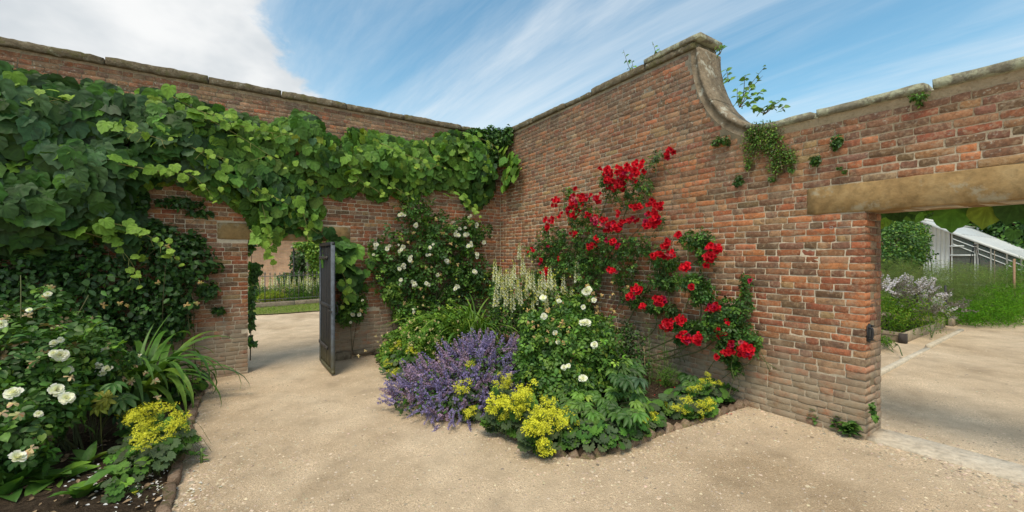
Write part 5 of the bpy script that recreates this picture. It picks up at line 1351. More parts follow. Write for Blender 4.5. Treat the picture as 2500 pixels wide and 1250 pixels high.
blooms(cory, P, [to_eye(p) for p in P], r.uniform(.012, .022, 110), SPB, (.72, .68, .45))
strap_clump('daylily', 'fresh green daylily clump with narrow arching leaves below the white climber', 'daylily', foot(at(1150, 800, 6.75)), 110, (1.2, 1.75), (.013, .020), 92, (1.0, 1.5), (1.3, 2.6), dict(mid=2, fresh=3.5, lime=.5), .16)
strap_clump('daylily', 'smaller daylily clump leaning left toward the white climber stems', 'daylily', foot(at(1080, 800, 6.9)), 50, (1.0, 1.45), (.011, .017), 93, (.8, 1.5), (1.4, 2.9), dict(mid=3, fresh=1.5, dark=1.5), .12)

# catmint
cm = thing('catmint', 'wide sprawling mound of purple catmint spilling over the gravel', 'catmint', foot(at(1140, 960, 5.0)))
r = np.random.default_rng(101)
CMB = [bl(1120, 925, 4.9, 100, 52, .5), bl(1200, 885, 5.3, 75, 50, .45), bl(1060, 945, 4.7, 85, 42, .45), bl(1150, 970, 4.5, 85, 36, .4), bl(1010, 970, 4.5, 50, 30, .35), bl(1170, 860, 5.5, 50, 28, .35), bl(1250, 875, 5.4, 36, 35, .35), bl(1090, 985, 4.3, 70, 28, .3), bl(1230, 930, 4.8, 60, 50, .3)]
leaves(cm, CMB, 3800, SM, (.035, .065), dict(grey=4, mid=2, dark=1), M_SOFT, r, lump=.3)
P, nr, rad = fill(CMB, 1500, r, .12, .35)
ok = (P[:, 2] > ground_z(P[:, 0]) + .05) & (nr @ unit(np.array([.1, -.8, .5])) > -.15); P, nr = P[ok][:470], nr[ok][:470]; n = len(P)
side = np.stack([P[:, 0] + .5, P[:, 1] - 5.0, 0 * P[:, 0]], 1); side = side / np.maximum(np.linalg.norm(side, axis=1, keepdims=True), .3)
tipd = nr * .35 + side * .6 + Z3 * .75 + r.normal(0, .36, (n, 3)); L = r.uniform(.16, .30, n)
M = stalk_mats(P - unit(tipd) * L[:, None] * .35, r.normal(0, 1, (n, 3)), tipd, L)
tt = np.ones((n, 3)) * r.uniform(.75, 1.25, n)[:, None]; fade = r.random(n) < .4; tt[fade] *= np.array([1.35, 1.12, .88])
pieces(cm, 'flower_spike', CAT, r.integers(0, 6, n), M, tt, M_PETAL, 300, None, 'blossom')
# long stems trailing on to the gravel
E = [(975, 950), (985, 985), (1000, 1005), (1040, 1025), (1070, 1030), (1100, 1035), (965, 965), (1130, 1025), (960, 940), (1055, 1020), (1020, 1015), (1085, 1010), (1110, 1030), (950, 955)]
ts = []; P = []; Td = []
for x, y in E:
    e = gnd(x, y, .05); b = foot(at(1120, 960, 4.7)); q = curve([b, (b + e) / 2 + (0, 0, .22), e + (0, 0, .03)], 8); ts.append(tube(q, .004, .002, 3, (.12, .13, .08)))
    for k in (8, 9, 11, 13, 14, 15): P.append(q[k] + r.normal(0, .02, 3)); Td.append(q[k] - q[k - 1] + np.array([0, 0, .03]) + r.normal(0, .02, 3))
part('trailing_stem', cm, join(ts), M_STEM, 'stuff'); n = len(P)
V, F, C = spread(CAT, r.integers(0, 6, n), stalk_mats(np.array(P), r.normal(0, 1, (n, 3)), np.array(Td), r.uniform(.12, .2, n)), np.ones((n, 3)))
t = T(V, [], C); t.F = F; part('trailing_blossom', cm, t, M_PETAL, 'stuff')
# dark airy growth behind the catmint, pale toadflax spikes
tf = green_bush('toadflax', 'feathery toadflax with pale cream flower spikes standing in front of the red rose', 'toadflax', [bl(1240, 770, 6.6, 60, 50, .35), bl(1310, 770, 6.6, 60, 55, .35), bl(1380, 760, 6.3, 60, 55, .3), bl(1270, 720, 6.8, 70, 50, .35), bl(1350, 700, 6.8, 55, 45, .3), bl(1420, 730, 6.2, 40, 45, .3), bl(1220, 720, 6.9, 30, 50, .3)], 4200, SM, (.04, .075), dict(mid=2.5, dark=3, fresh=.8, grey=.8), 103, 0, None, .2, -.3, 6)
r = np.random.default_rng(104); tops = [(1208, 632), (1212, 690), (1222, 650), (1232, 660), (1240, 655), (1250, 655), (1256, 640), (1268, 592), (1264, 670), (1275, 625), (1279, 640), (1285, 685), (1300, 660), (1306, 690), (1318, 675), (1330, 690), (1342, 648), (1345, 680), (1352, 672), (1376, 670), (1380, 690), (1408, 630), (1390, 720), (1226, 680), (1244, 690), (1270, 700), (1310, 720), (1334, 715), (1360, 705), (1420, 690), (1445, 720), (1215, 660), (1260, 690), (1290, 655), (1325, 655), (1236, 700), (1250, 710), (1300, 730), (1395, 700), (1350, 740)]
P = []; Td = []; L = []; ts = []
for x, y in tops:
    Y = 6.35 + r.normal(0, .18); tp = at(x, y, Y); l = r.uniform(.24, .40); lean = np.array([r.normal(0, .03), r.normal(0, .03), 1])
    b = tp - lean * l; P.append(b); Td.append(lean); L.append(l); f = np.array([b[0] + r.normal(0, .08), b[1] + .1, float(ground_z(b[0])) + .02])
    ts.append(tube(curve([f, (f + b) / 2 + r.normal(0, .02, 3), b], 5), .005, .003, 3, (.10, .16, .05)))
n = len(P); pieces(tf, 'flower_spike', BELL, r.integers(0, 4, n), stalk_mats(np.array(P), r.normal(0, 1, (n, 3)), np.array(Td), np.array(L)), np.ones((n, 3)) * r.uniform(.85, 1.1, n)[:, None], M_PETAL, 300)
part('flower_stem', tf, join(ts), M_STEM, 'stuff')
P = [at(1310 + r.normal(0, 60), 715 + r.normal(0, 34), 6.1 + r.normal(0, .15)) for _ in range(130)]
M = leaf_mats(np.array(P), np.array([to_eye(p) for p in P]), r.normal(0, 1, (130, 3)), r.uniform(.016, .026, 130)); YS = [T(star(np.array([.62, .60, .10])).V * .8, [], np.array([.62, .60, .10]))]; YS[0].F = star(np.ones(3)).F
pieces(tf, 'blossom', YS, np.zeros(130, int), M, np.ones((130, 3)) * r.uniform(.8, 1.15, 130)[:, None], M_PETAL, 0, None, 'blossom')

# white rose bush of the corner bed
wr = green_bush('rose_bush', 'white rose bush with a few open blooms in the middle of the corner bed', 'rose', [bl(1400, 860, 4.7, 100, 85, .45), bl(1330, 840, 4.9, 60, 70, .35), bl(1470, 880, 4.6, 60, 70, .35), bl(1380, 800, 5.0, 80, 45, .35), bl(1330, 920, 4.6, 60, 45, .35), bl(1400, 940, 4.4, 90, 45, .35), bl(1450, 800, 5.1, 50, 40, .3), bl(1300, 790, 5.1, 35, 35, .3), bl(1510, 920, 4.6, 28, 40, .25), bl(1400, 760, 5.2, 50, 40, .25), bl(1290, 880, 4.9, 35, 45, .3)], 3600, RT, (.085, .15), dict(dark=2, mid=3.4, deep=.6, fresh=2, lime=.6), 111, 240, base=foot(at(1400, 985, 4.8)))
WR = [(1432, 712, 5.0, .055), (1438, 707, 5.0, .04), (1328, 772, 4.8, .042), (1326, 727, 5.0, .042), (1424, 789, 4.6, .050), (1434, 788, 4.6, .045), (1451, 842, 4.4, .042), (1423, 924, 4.0, .042), (1377, 897, 4.15, .03), (1388, 893, 4.15, .022), (1424, 750, 4.9, .03), (1450, 733, 5., .035), (1365, 735, 5.0, .03), (1386, 893, 4.2, .02), (1355, 812, 4.6, .03), (1362, 836, 4.5, .026)]
blooms(wr, [at(x, y, Y - .1) for x, y, Y, s in WR], [to_eye(at(x, y, Y)) + (0, 0, .35) for x, y, Y, s in WR], np.array([s for *_, s in WR]), WB, (.89, .88, .85))
r = np.random.default_rng(12); SP = [(1460 + r.normal(0, 45), 735 + r.normal(0, 28), 5.0) for _ in range(20)] + [(1350 + r.normal(0, 40), 815 + r.normal(0, 30), 4.5) for _ in range(22)] + [(1320 + r.normal(0, 25), 790 + r.normal(0, 20), 4.8) for _ in range(8)]
blooms(wr, [at(x, y, Y - .08) for x, y, Y in SP], [to_eye(at(x, y, Y)) for x, y, Y in SP], r.uniform(.016, .030, len(SP)), SPB, (.64, .52, .30), name='spent_bloom')
ts = [tube(curve([foot(at(1400, 985, 4.8)), at(x0, y0, 4.9), at(x1, y1, 5.0)], 6), .004, .002, 3, (.16, .17, .06)) for x0, y0, x1, y1 in ((1420, 860, 1470, 720), (1430, 850, 1500, 735), (1390, 850, 1440, 710), (1380, 850, 1330, 730), (1420, 850, 1520, 760))]
part('flower_stem', wr, join(ts), M_STEM)

# hellebores
r = np.random.default_rng(121)
def cloud(px, py, sx, sy, n, h0, h1):
    out = []
    for _ in range(n):
        x = px + r.uniform(-1, 1) * sx; y = py + r.uniform(-1, 1) * sy; out.append(gnd(x, y, r.uniform(h0, h1)))
    return out
palm_plant('hellebore', 'broad clump of glossy palmate hellebore leaves in front of the white rose bush', 'hellebore', gnd(1480, 1010), cloud(1475, 970, 90, 45, 92, .14, .32) + cloud(1390, 975, 45, 22, 22, .16, .28), (.10, .15), dict(dark=1.6, mid=4, fresh=1.2, lime=.2), 122)
palm_plant('hellebore', 'upright dark hellebore against the right side of the white rose bush', 'hellebore', gnd(1525, 960), cloud(1525, 905, 34, 30, 26, .35, .52), (.11, .16), dict(dark=3, deep=1.5, blue=1, mid=1), 123)
palm_plant('hellebore', 'small hellebore behind the low yellow froth near the wall', 'hellebore', gnd(1705, 955), cloud(1700, 930, 35, 16, 24, .14, .26), (.09, .13), dict(dark=2, mid=3, deep=1), 124)
green_bush('catmint_shoots', 'small grey green herb between the hellebores and the wall', 'herb', [bl(1545, 850, 5.1, 30, 50, .25), bl(1560, 890, 5.0, 30, 35, .25), bl(1530, 820, 5.3, 20, 40, .2)], 900, SM, (.03, .055), dict(grey=3, mid=1, dark=1), 125, 0, M_SOFT)

def feather(label, base, pts, seed, mix, n=500, sz=(.03, .06), name='fennel', cat='fennel', rad=.07):
    th = thing(name, label, cat, base); r = np.random.default_rng(seed); ts = []; P = []; D = []
    for p in pts:
        q = curve([base, (np.asarray(base) + p) / 2 + r.normal(0, .02, 3), p], 10); ts.append(tube(q, .006, .003, 4, (.11, .17, .05)))
        k = r.integers(4, len(q), n // len(pts)); d = unit(r.normal(0, 1, (len(k), 3))); P.append(q[k] + d * rad * r.random((len(k), 1))); D.append(d + (0, 0, .4))
    P = np.concatenate(P); D = np.concatenate(D); m = len(P); tm = [blade(.03, k, 2, .1, 0) for k in range(3)]
    V, F, C = spread(tm, r.integers(0, 3, m), stalk_mats(P, r.normal(0, 1, (m, 3)), D, r.uniform(*sz, m)), tints(m, mix, r))
    t = T(V, [], C); t.F = F; part('stem', th, join(ts), M_STEM); part('foliage', th, t, M_SOFT, 'stuff'); return th
feather('feathery green asparagus plume standing before the low wall bricks', gnd(1628, 950), [at(1622, 815, 4.75), at(1632, 900, 4.6), at(1648, 905, 4.6), at(1610, 905, 4.6)], 131, dict(fresh=2, mid=2), 1500, (.03, .07), 'asparagus', 'asparagus', .09)
feather('thin feathery stem left of the asparagus plume', gnd(1585, 955), [at(1584, 800, 5.0), at(1592, 880, 4.9)], 132, dict(mid=2, fresh=1), 500, (.025, .05), 'asparagus', 'asparagus', .05)
for px, py, tx, ty, lab in ((1560, 950, 1553, 868, 'bare dry cane leaning before the low bricks, left one'), (1578, 955, 1572, 845, 'taller bare dry cane just right of the leaning one')):
    solo('garden_cane', tube([gnd(px, py), at(tx, ty, 4.9)], .006, .005, 6, (.25, .19, .10)), M_STEM, lab, 'cane')

# lady's mantle along the right edging
H = lambda x, y, h, k, rad: (x, y, dep(x, y, h), k, rad)
mantle("brightest mass of yellow lady's mantle at the front tip of the corner bed", [(1290, 1036, .22), (1340, 1060, .2), (1250, 1012, .18)],
       [H(1268, 965, .40, 14, 26), H(1265, 990, .36, 12, 28), H(1215, 990, .32, 9, 22), H(1235, 985, .34, 6, 16), H(1310, 1015, .32, 13, 24), H(1320, 1040, .28, 11, 22), H(1345, 975, .34, 4, 10), H(1350, 1000, .30, 5, 14), H(1375, 1015, .28, 8, 18), H(1365, 1030, .25, 6, 16), H(1295, 1045, .28, 6, 14), H(1330, 1085, .14, 8, 16), H(1332, 1100, .08, 5, 12), H(1200, 1000, .28, 4, 10)], 141, 34, (.085, .14), yellow=1.12, head_size=.06)
mantle("lady's mantle leaves with almost no flowers below the hellebore clump", [(1390, 1085, .18), (1435, 1092, .19), (1478, 1088, .2), (1525, 1070, .2), (1572, 1048, .18), (1490, 1055, .25), (1420, 1060, .2)], [H(1410, 1035, .2, 2, 6), H(1385, 990, .26, 2, 8)], 142, 52, (.06, .105), dict(mid=2, grey=3, dark=2), head_size=.035, height=.14)
mantle("lady's mantle with loose yellow froth right of the hellebore clump", [(1590, 1035, .16), (1625, 1020, .14)], [H(1575, 1020, .16, 5, 14), H(1595, 1010, .18, 4, 12), H(1560, 1018, .16, 2, 6)], 143, 14, (.09, .14), head_size=.045)
mantle("lady's mantle against the wall at the right end of the bed", [(1660, 1005, .2), (1720, 985, .22), (1765, 970, .22), (1690, 995, .2)], [H(1650, 995, .16, 5, 12), H(1690, 995, .16, 9, 22), H(1720, 990, .16, 6, 16), H(1735, 985, .15, 3, 8), H(1700, 945, .28, 5, 12), H(1720, 930, .30, 4, 10), H(1745, 935, .26, 3, 8), H(1625, 990, .15, 2, 6), H(1725, 912, .3, 2, 5)], 144, 24, (.10, .15), head_size=.045, height=.15)
mantle("yellow sprays of lady's mantle poking through the purple catmint", [(1150, 985, .12)], [H(1122, 945, .34, 6, 14), H(1135, 955, .32, 4, 12), H(1150, 890, .4, 3, 8), H(1220, 930, .42, 5, 12), H(1240, 925, .42, 3, 10), H(1235, 945, .36, 3, 8), H(1143, 1010, .12, 5, 10), H(1158, 1003, .12, 4, 8)], 145, 8, (.08, .12), head_size=.05)
mantle("yellow lady's mantle at the back left tip of the corner bed by the wall", [(965, 905, .25), (950, 885, .2)], [H(950, 850, .3, 6, 12), H(965, 905, .16, 6, 16), H(985, 912, .12, 4, 8), H(945, 885, .2, 3, 8), H(1000, 855, .35, 3, 12), H(975, 840, .4, 3, 10)], 146, 16, (.08, .13), head_size=.05)
rosette('low weeds at the foot of the pier', gnd(2075, 1066), 40, (.05, .10), .3, 151, dict(dark=2, mid=3), 'weed', 'weed', (.1, .8))
rosette('second patch of low weeds left of the pier foot', gnd(2045, 1052), 30, (.04, .09), .3, 153, dict(dark=2, mid=2), 'weed', 'weed', (.1, .8))
rosette('scrap of weed along the wall foot between edging and pier', gnd(1990, 1036), 26, (.03, .07), .3, 152, dict(dark=2, mid=2), 'weed', 'weed', (.1, .8))
rosette('lady fern like tuft on the wall just right of the trailing rose', on(RW, 1790, 915, .03), 9, (.06, .10), .3, 154, dict(dark=2, mid=2), 'wall_plant', 'wall plant', (-.6, .8))
# ================================================================== beyond the right opening
d1 = np.array([cT, sT, 0]); d2 = np.array([-sT, cT, 0])
class Axis(Face):
    pass
def plank(th, a, d, L, h, th_=.045, z=None, col=(.30, .24, .17), seed=0, name='plank'):
    """timber board on edge from a along d"""
    yaw = math.atan2(d[1], d[0]); f = Face(np.array([a[0], a[1], 0]), yaw); zz = float(ground_z(a[0])) - .03 if z is None else z
    o = part(name, th, inframe(f, slab(0, L, -th_ / 2, th_ / 2, zz, zz + h, .006, 4, .004, seed)), M_TIMBER); o.color = tuple(col) + (1,); return o
B0 = gnd(2205, 838)
rb = thing('raised_bed', 'weathered timber raised bed nearest the gravel with flowering herbs', 'raised bed', B0)
plank(rb, B0, d1, 2.7, .21, seed=1, col=(.36, .29, .205)); plank(rb, B0 + d1 * .03, d2, 1.6, .21, seed=2, col=(.26, .205, .145)); plank(rb, B0 + d2 * 1.6, d1, 2.7, .21, seed=3); plank(rb, B0 + d1 * 2.68, d2, 1.6, .21, seed=4)
o = part('corner_post', rb, xf(slab(-.05, .05, -.05, .05, 0, 1, .006, 2, .002), np.array([[cT, -sT, 0], [sT, cT, 0], [0, 0, 1]]) @ np.diag([1, 1, .22]), B0 + np.array([0, 0, -.05]) - d1 * .005), M_TIMBER); o.color = (.06, .05, .045, 1)
def bedsoil(th, a, L, w, h):
    P = [a, a + d1 * L, a + d1 * L + d2 * w, a + d2 * w]; z = float(ground_z(a[0])) + h
    part('soil', th, T([(p[0], p[1], z) for p in P], [(0, 1, 2, 3)]), M_SOIL)
bedsoil(rb, B0, 2.68, 1.58, .12)
B1 = gnd(2170, 846)
rb2 = thing('raised_bed', 'low timber bed half hidden by the pier with tiny white flowers', 'raised bed', B1)
plank(rb2, B1 - d1 * 1.6, d1, 1.6, .15, seed=5, col=(.36, .29, .21)); plank(rb2, B1, d2, 1.0, .15, seed=6); bedsoil(rb2, B1 - d1 * 1.6, 1.6, 1.0, .09)
B2 = gnd(2325, 796)
rb3 = thing('raised_bed', 'end boards of a further timber bed under the rosemary', 'raised bed', B2)
plank(rb3, B2, d2, 1.6, .20, seed=7, col=(.24, .20, .15)); plank(rb3, B2, d1, 3.0, .20, seed=8); bedsoil(rb3, B2, 3, 1.6, .12)
E0, E1 = gnd(2120, 930), gnd(2348, 806)
e = thing('timber_edging', 'pale sawn timber edging between beds and gravel path', 'edging', E0)
L = np.linalg.norm(E1 - E0); dd = unit(E1 - E0)
plank(e, E0, dd, L * .52, .085, .07, col=(.52, .45, .35), seed=9); plank(e, E0 + dd * L * .525, dd, L * .475, .08, .07, col=(.50, .43, .33), seed=10)

def fine_mass(name, label, cat, blobs, n, size, mix, seed, w=.05, up=.2, out=1.0, mat=None, tm=None, droop=-.6, stemmy=True, rnd=.4, kind=None, **kw):
    c = np.mean([b[0] for b in blobs], 0); th = thing(name, label, cat, foot(c)); r = np.random.default_rng(seed)
    tm = tm or [blade(w, k, 2, .15, .1) for k in range(3)]
    leaves(th, blobs, n, tm, size, mix, mat or M_AIRY, r, up=up, out=out, droop=droop, rnd=rnd, lump=.3, **kw)
    if stemmy: stems(th, lambda q: foot(c) + np.array([q.normal(0, .25), q.normal(0, .25), 0]), [b[0] + r.normal(0, .1, 3) for b in blobs for _ in range(3)], .008, .003, .1, C=(.10, .13, .05), r=r)
    return th
th = fine_mass('borage', 'herb with pale pinkish flower sprays arching over the near raised bed', 'herb', [bl(2190, 740, 7.6, 60, 40, .5), bl(2160, 770, 7.5, 60, 55, .5), bl(2240, 745, 8.0, 55, 38, .5), bl(2215, 780, 7.8, 60, 40, .5), bl(2265, 765, 8.3, 35, 30, .4)], 8000, (.035, .07), dict(fresh=3, mid=2, lime=1.5, yellow=.5), 201, .12, .3)
r = np.random.default_rng(202); LB = [bl(2160, 705, 7.4, 45, 16, .3), bl(2220, 710, 7.6, 55, 20, .3), bl(2260, 730, 7.9, 45, 22, .3), bl(2300, 755, 8.1, 28, 14, .3), bl(2240, 750, 7.5, 40, 18, .2)]
P, nr, _ = fill(LB, 210, r, .8, .2); n = len(P); PK = [spike(k + 50, 7, 6, 1, .14, .16, (.50, .43, .45), (.62, .55, .48), (.22, .21, .11)) for k in range(3)]
pieces(th, 'flower_spike', PK, r.integers(0, 3, n), stalk_mats(P, r.normal(0, 1, (n, 3)), nr * .6 + Z3 * .4 + np.array([.3, -.1, 0]) + r.normal(0, .3, (n, 3)), r.uniform(.14, .24, n)), np.ones((n, 3)) * r.uniform(.8, 1.2, n)[:, None] * np.where(r.random(n) < .35, 1, 0)[:, None] * np.array([.75, .8, 1.15]) + np.where(True, 0, 0) + (np.ones((n, 3)) * .35), M_PETAL, 200, None, 'blossom')
fine_mass('rockcress', 'low grey green edging plant in the half hidden timber bed', 'herb', [bl(2150, 830, 6.7, 20, 16, .25), bl(2130, 825, 6.7, 25, 20, .3)], 700, (.03, .06), dict(grey=2, fresh=2, mid=1), 203, .2)
fine_mass('fennel', 'tall soft haze of fennel filling the garden behind the raised beds', 'fennel', [bl(2200, 690, 10.2, 110, 42, .9), bl(2290, 680, 10.4, 110, 40, 1), bl(2390, 690, 11, 120, 42, 1), bl(2270, 720, 9.8, 110, 40, .8), bl(2360, 740, 10, 90, 45, .8), bl(2470, 700, 11.5, 90, 42, 1.0), bl(2160, 655, 10.6, 60, 30, .8), bl(2440, 740, 10.3, 90, 50, .8), bl(2180, 730, 9.8, 60, 35, .5), bl(2060, 690, 10.4, 90, 42, .8), bl(1960, 680, 11, 90, 45, .9)], 95000, (.05, .12), {(.24, .31, .13): 3, (.29, .36, .15): 2, (.20, .26, .13): 2}, 204, .008, .1, .8, droop=-.9, jitter=.2)
fine_mass('rosemary', 'bright green bushy rosemary hedge at the edge of the gravel', 'shrub', [bl(2400, 770, 8.7, 66, 40, .55), bl(2440, 765, 8.9, 58, 40, .55), bl(2362, 778, 8.6, 36, 28, .4), bl(2480, 730, 9.8, 50, 40, .6), bl(2420, 735, 9.5, 60, 38, .6), bl(2520, 690, 10.5, 50, 60, .8)], 16000, (.06, .11), {(.10, .24, .025): 3, (.15, .31, .03): 2, (.06, .14, .02): .6}, 205, .055, .2, .5, droop=-.8)
ps = thing('hoop_stake', 'black iron stake with hooked foot standing in the herbs', 'stake', foot(at(2310, 760, 8.6)))
part('post', ps, tube([foot(at(2312, 740, 8.4)), at(2308, 697, 8.4)], .022, .02, 6, (.02, .02, .022)), M_IRON); part('hook', ps, tube(curve([at(2312, 725, 8.4), at(2304, 722, 8.4), at(2299, 730, 8.4)], 5), .014, sides=5, C=(.02, .02, .022)), M_IRON)
# glasshouse: lean-to, gable end towards us
G0 = at(2254, 625, 14.0); G0[2] = 0
gh = thing('glasshouse', 'white painted lean-to glasshouse with a long sloping glass roof', 'glasshouse', G0)
GF = Face(G0, math.atan2(-d2[1], -d2[0]))            # a to the right along the gable, y away from us... into = d1
gw, zt, ze, LN = 2.55, 2.86, 1.36, 9.0
slope = lambda a: zt + (ze - zt) * a / gw
def gpart(name, t, mat=M_WHITE, col=(.58, .60, .60)):
    o = part(name, gh, inframe(GF, t), mat); o.color = tuple(col) + (1,); return o
for k in range(6):                                     # boards of the high side
    gpart('board', prism([(k * .105 + .003, .1), ((k + 1) * .105 - .003, .1), ((k + 1) * .105 - .003, slope((k + 1) * .105) - .05), (k * .105 + .003, slope(k * .105) - .05)], .0, .03))
for a in (.66, 1.17, 1.5, 1.82, 2.1, 2.36): gpart('post' if a in (1.17,) else 'glazing_bar', prism([(a, .1), (a + (.09 if a == 1.17 else .035), .1), (a + (.09 if a == 1.17 else .035), slope(a) - .04), (a, slope(a) - .04)], -.012, .03))
for z0, a0, a1 in ((1.65, .63, 1.2), (.7, .63, 2.5), (1.95, .63, .95)): gpart('rail', box(a0, a1, -.02, .025, z0, z0 + .045))
for dz in (.25, .42):
    gpart('raking_bar', T([(x, y, z) for y in (-.008, .02) for x, z in ((.7, slope(.7) - dz), (2.5, slope(2.5) - dz), (2.5, slope(2.5) - dz + .03), (.7, slope(.7) - dz + .03))], [(0, 1, 2, 3), (7, 6, 5, 4), (0, 4, 5, 1), (3, 2, 6, 7)]))
gpart('verge_board', T([(x, y, z) for y in (-.04, .03) for x, z in ((-.05, zt - .06), (gw + .1, slope(gw + .1) - .06), (gw + .1, slope(gw + .1) + .02), (-.05, zt + .03))], [(0, 1, 2, 3), (7, 6, 5, 4), (0, 4, 5, 1), (3, 2, 6, 7), (1, 5, 6, 2), (0, 3, 7, 4)]))
for a0, a1 in ((.70, 1.16), (1.27, 1.49), (1.54, 1.81), (1.86, 2.09), (2.14, 2.35)):
    gpart('pane', T([(a0, .012, .75), (a1, .012, .75), (a1, .012, slope(a1) - .1), (a0, .012, slope(a0) - .1)], [(0, 1, 2, 3)]), M_GLASS, (1, 1, 1))
nb = 16
for k in range(nb):
    y0 = .03 + k * (LN / nb)
    for q in range(3):
        a0, a1 = q * gw / 3, (q + 1) * gw / 3 + .03; l = .012 * (2 - q)
        o = gpart('roof_pane', T([(a0, y0 + .03, slope(a0) + l), (a1, y0 + .03, slope(a1) + l), (a1, y0 + LN / nb - .01, slope(a1) + l), (a0, y0 + LN / nb - .01, slope(a0) + l)], [(0, 1, 2, 3)]), M_WHITE, np.array([.40, .43, .44]) * (1 + .05 * math.sin(k * 7 + q * 3)))
    gpart('roof_bar', T([(x, y, z) for y in (y0 - .02, y0 + .03) for x, z in ((0, zt + .0), (gw + .06, slope(gw + .06)), (gw + .06, slope(gw + .06) + .028), (0, zt + .028))], [(0, 1, 2, 3), (7, 6, 5, 4), (0, 4, 5, 1), (3, 2, 6, 7)]))
gpart('ridge', box(-.1, .06, 0, LN, zt - .02, zt + .07)); gpart('gutter', box(gw + .02, gw + .1, 0, LN, ze - .13, ze - .05)); gpart('side_wall', box(gw - .03, gw + .03, .04, LN, .1, .75))
def brickplain(N_):
    pass
M_FAR, N = new_mat('far_brick')
P = N.n('ShaderNodeTexCoord').outputs['Object']
bt = N.n('ShaderNodeTexBrick'); bt.inputs['Scale'].default_value = 1.0; bt.inputs['Brick Width'].default_value = .225; bt.inputs['Row Height'].default_value = .068; bt.inputs['Mortar Size'].default_value = .008
sx = N.n('ShaderNodeSeparateXYZ'); N.l(P, sx.inputs[0]); cx = N.n('ShaderNodeCombineXYZ'); N.l(sx.outputs[0], cx.inputs[0]); N.l(sx.outputs[2], cx.inputs[1]); N.l(cx.outputs[0], bt.inputs['Vector'])
for k, v in (('Color1', (.42, .25, .15, 1)), ('Color2', (.33, .20, .125, 1)), ('Mortar', (.36, .29, .21, 1))): bt.inputs[k].default_value = v
n_ = N.noise(P, 2.2, 7, .65)
cc_ = N.mix(1.0, bt.outputs['Color'], N.ramp(n_, [(.3, .75), (.7, 1.3)]), 'MULTIPLY'); cc_ = N.mix(N.math('MULTIPLY', N.smooth(N.noise(P, 9, 5, .7), .55, .7), .5), cc_, (.42, .33, .24))
finish(N, cc_, .95, .15, bt.outputs['Fac'], .4, .01)
def farwall(label, face, a0, a1, z1, th_=.35):
    """a distant wall: local x along it"""
    t = thing('brick_wall', label, 'wall', face.o); t.rotation_euler = (0, 0, face.yaw); BASE[t] = np.zeros(3)
    me = prism([(a0, -.3), (a1, -.3), (a1, z1), (a0, z1)], 0, th_); o = part('brickwork', t, me, M_FAR)
    r = np.random.default_rng(int(z1 * 100)); n = max(int((a1 - a0) / 1.2), 2); cs = np.linspace(a0, a1, n + 1)
    for k in range(n): part('coping_stone', t, slab(cs[k] + .006, cs[k + 1] - .006, -.05, th_ + .05, z1, z1 + .09, .015, 3, .006, k), M_COPE)
    return t, o
farwall('high brick garden wall rising behind the glasshouse', Face(G0 + d1 * 9.3 + d2 * 1.5, math.atan2(-d2[1], -d2[0])), -6, 12, 2.95)
farwall('brick wall carrying the back of the glasshouse', Face(G0 + d2 * .06 + d1 * .0, TH), .2, 9.2, 2.78)
for k, (px, py, Y, h, lab) in enumerate(((2380, 598, 12.6, 1.3, 'taller black iron obelisk before the glasshouse slope'), (2263, 606, 13.2, 1.25, 'black iron obelisk before the white boarded end of the glasshouse'))):
    tp = at(px, py, Y); b = np.array([tp[0], tp[1], float(ground_z(tp[0]))]); ob = thing('obelisk', lab, 'obelisk', b)
    for q in range(4):
        a = q * math.pi / 2 + .4; o = part('leg', ob, tube(curve([b + .17 * np.array([math.cos(a), math.sin(a), 0]), b + .10 * np.array([math.cos(a), math.sin(a), 0]) + (0, 0, (tp[2] - b[2]) * .7), tp - (0, 0, .06) + .03 * np.array([math.cos(a), math.sin(a), 0])], 5), .010, sides=5, C=(.02, .02, .022)), M_IRON)
    sp_ = unit(np.array([(math.cos(i * 1.047) * math.sin(j * .785), math.sin(i * 1.047) * math.sin(j * .785), math.cos(j * .785)) for j in range(5) for i in range(6)]))
    F = [(j * 6 + i, j * 6 + (i + 1) % 6, (j + 1) * 6 + (i + 1) % 6, (j + 1) * 6 + i) for j in range(4) for i in range(6)]
    part('finial', ob, T(sp_ * np.array([.055, .055, .035]) + tp, F, (.02, .02, .022), True), M_IRON)
    part('ring', ob, tube([b + (0, 0, (tp[2] - b[2]) * .55) + .125 * np.array([math.cos(u), math.sin(u), 0]) for u in np.linspace(0, 6.283, 15)], .006, sides=4, C=(.02, .02, .022)), M_IRON)
for px, py, Y, lab in ((2476, 632, 10.0, 'wooden stake with pale side at the right edge by the fennel'), (2428, 612, 10.5, 'rough grey stick standing before the glasshouse eaves')):
    tp = at(px, py, Y); solo('garden_stake', tube([foot(tp), tp], .028 if px > 2450 else .012, .026 if px > 2450 else .01, 4, (.30, .19, .12) if px > 2450 else (.18, .15, .11), False), M_TIMBER, lab, 'stake')

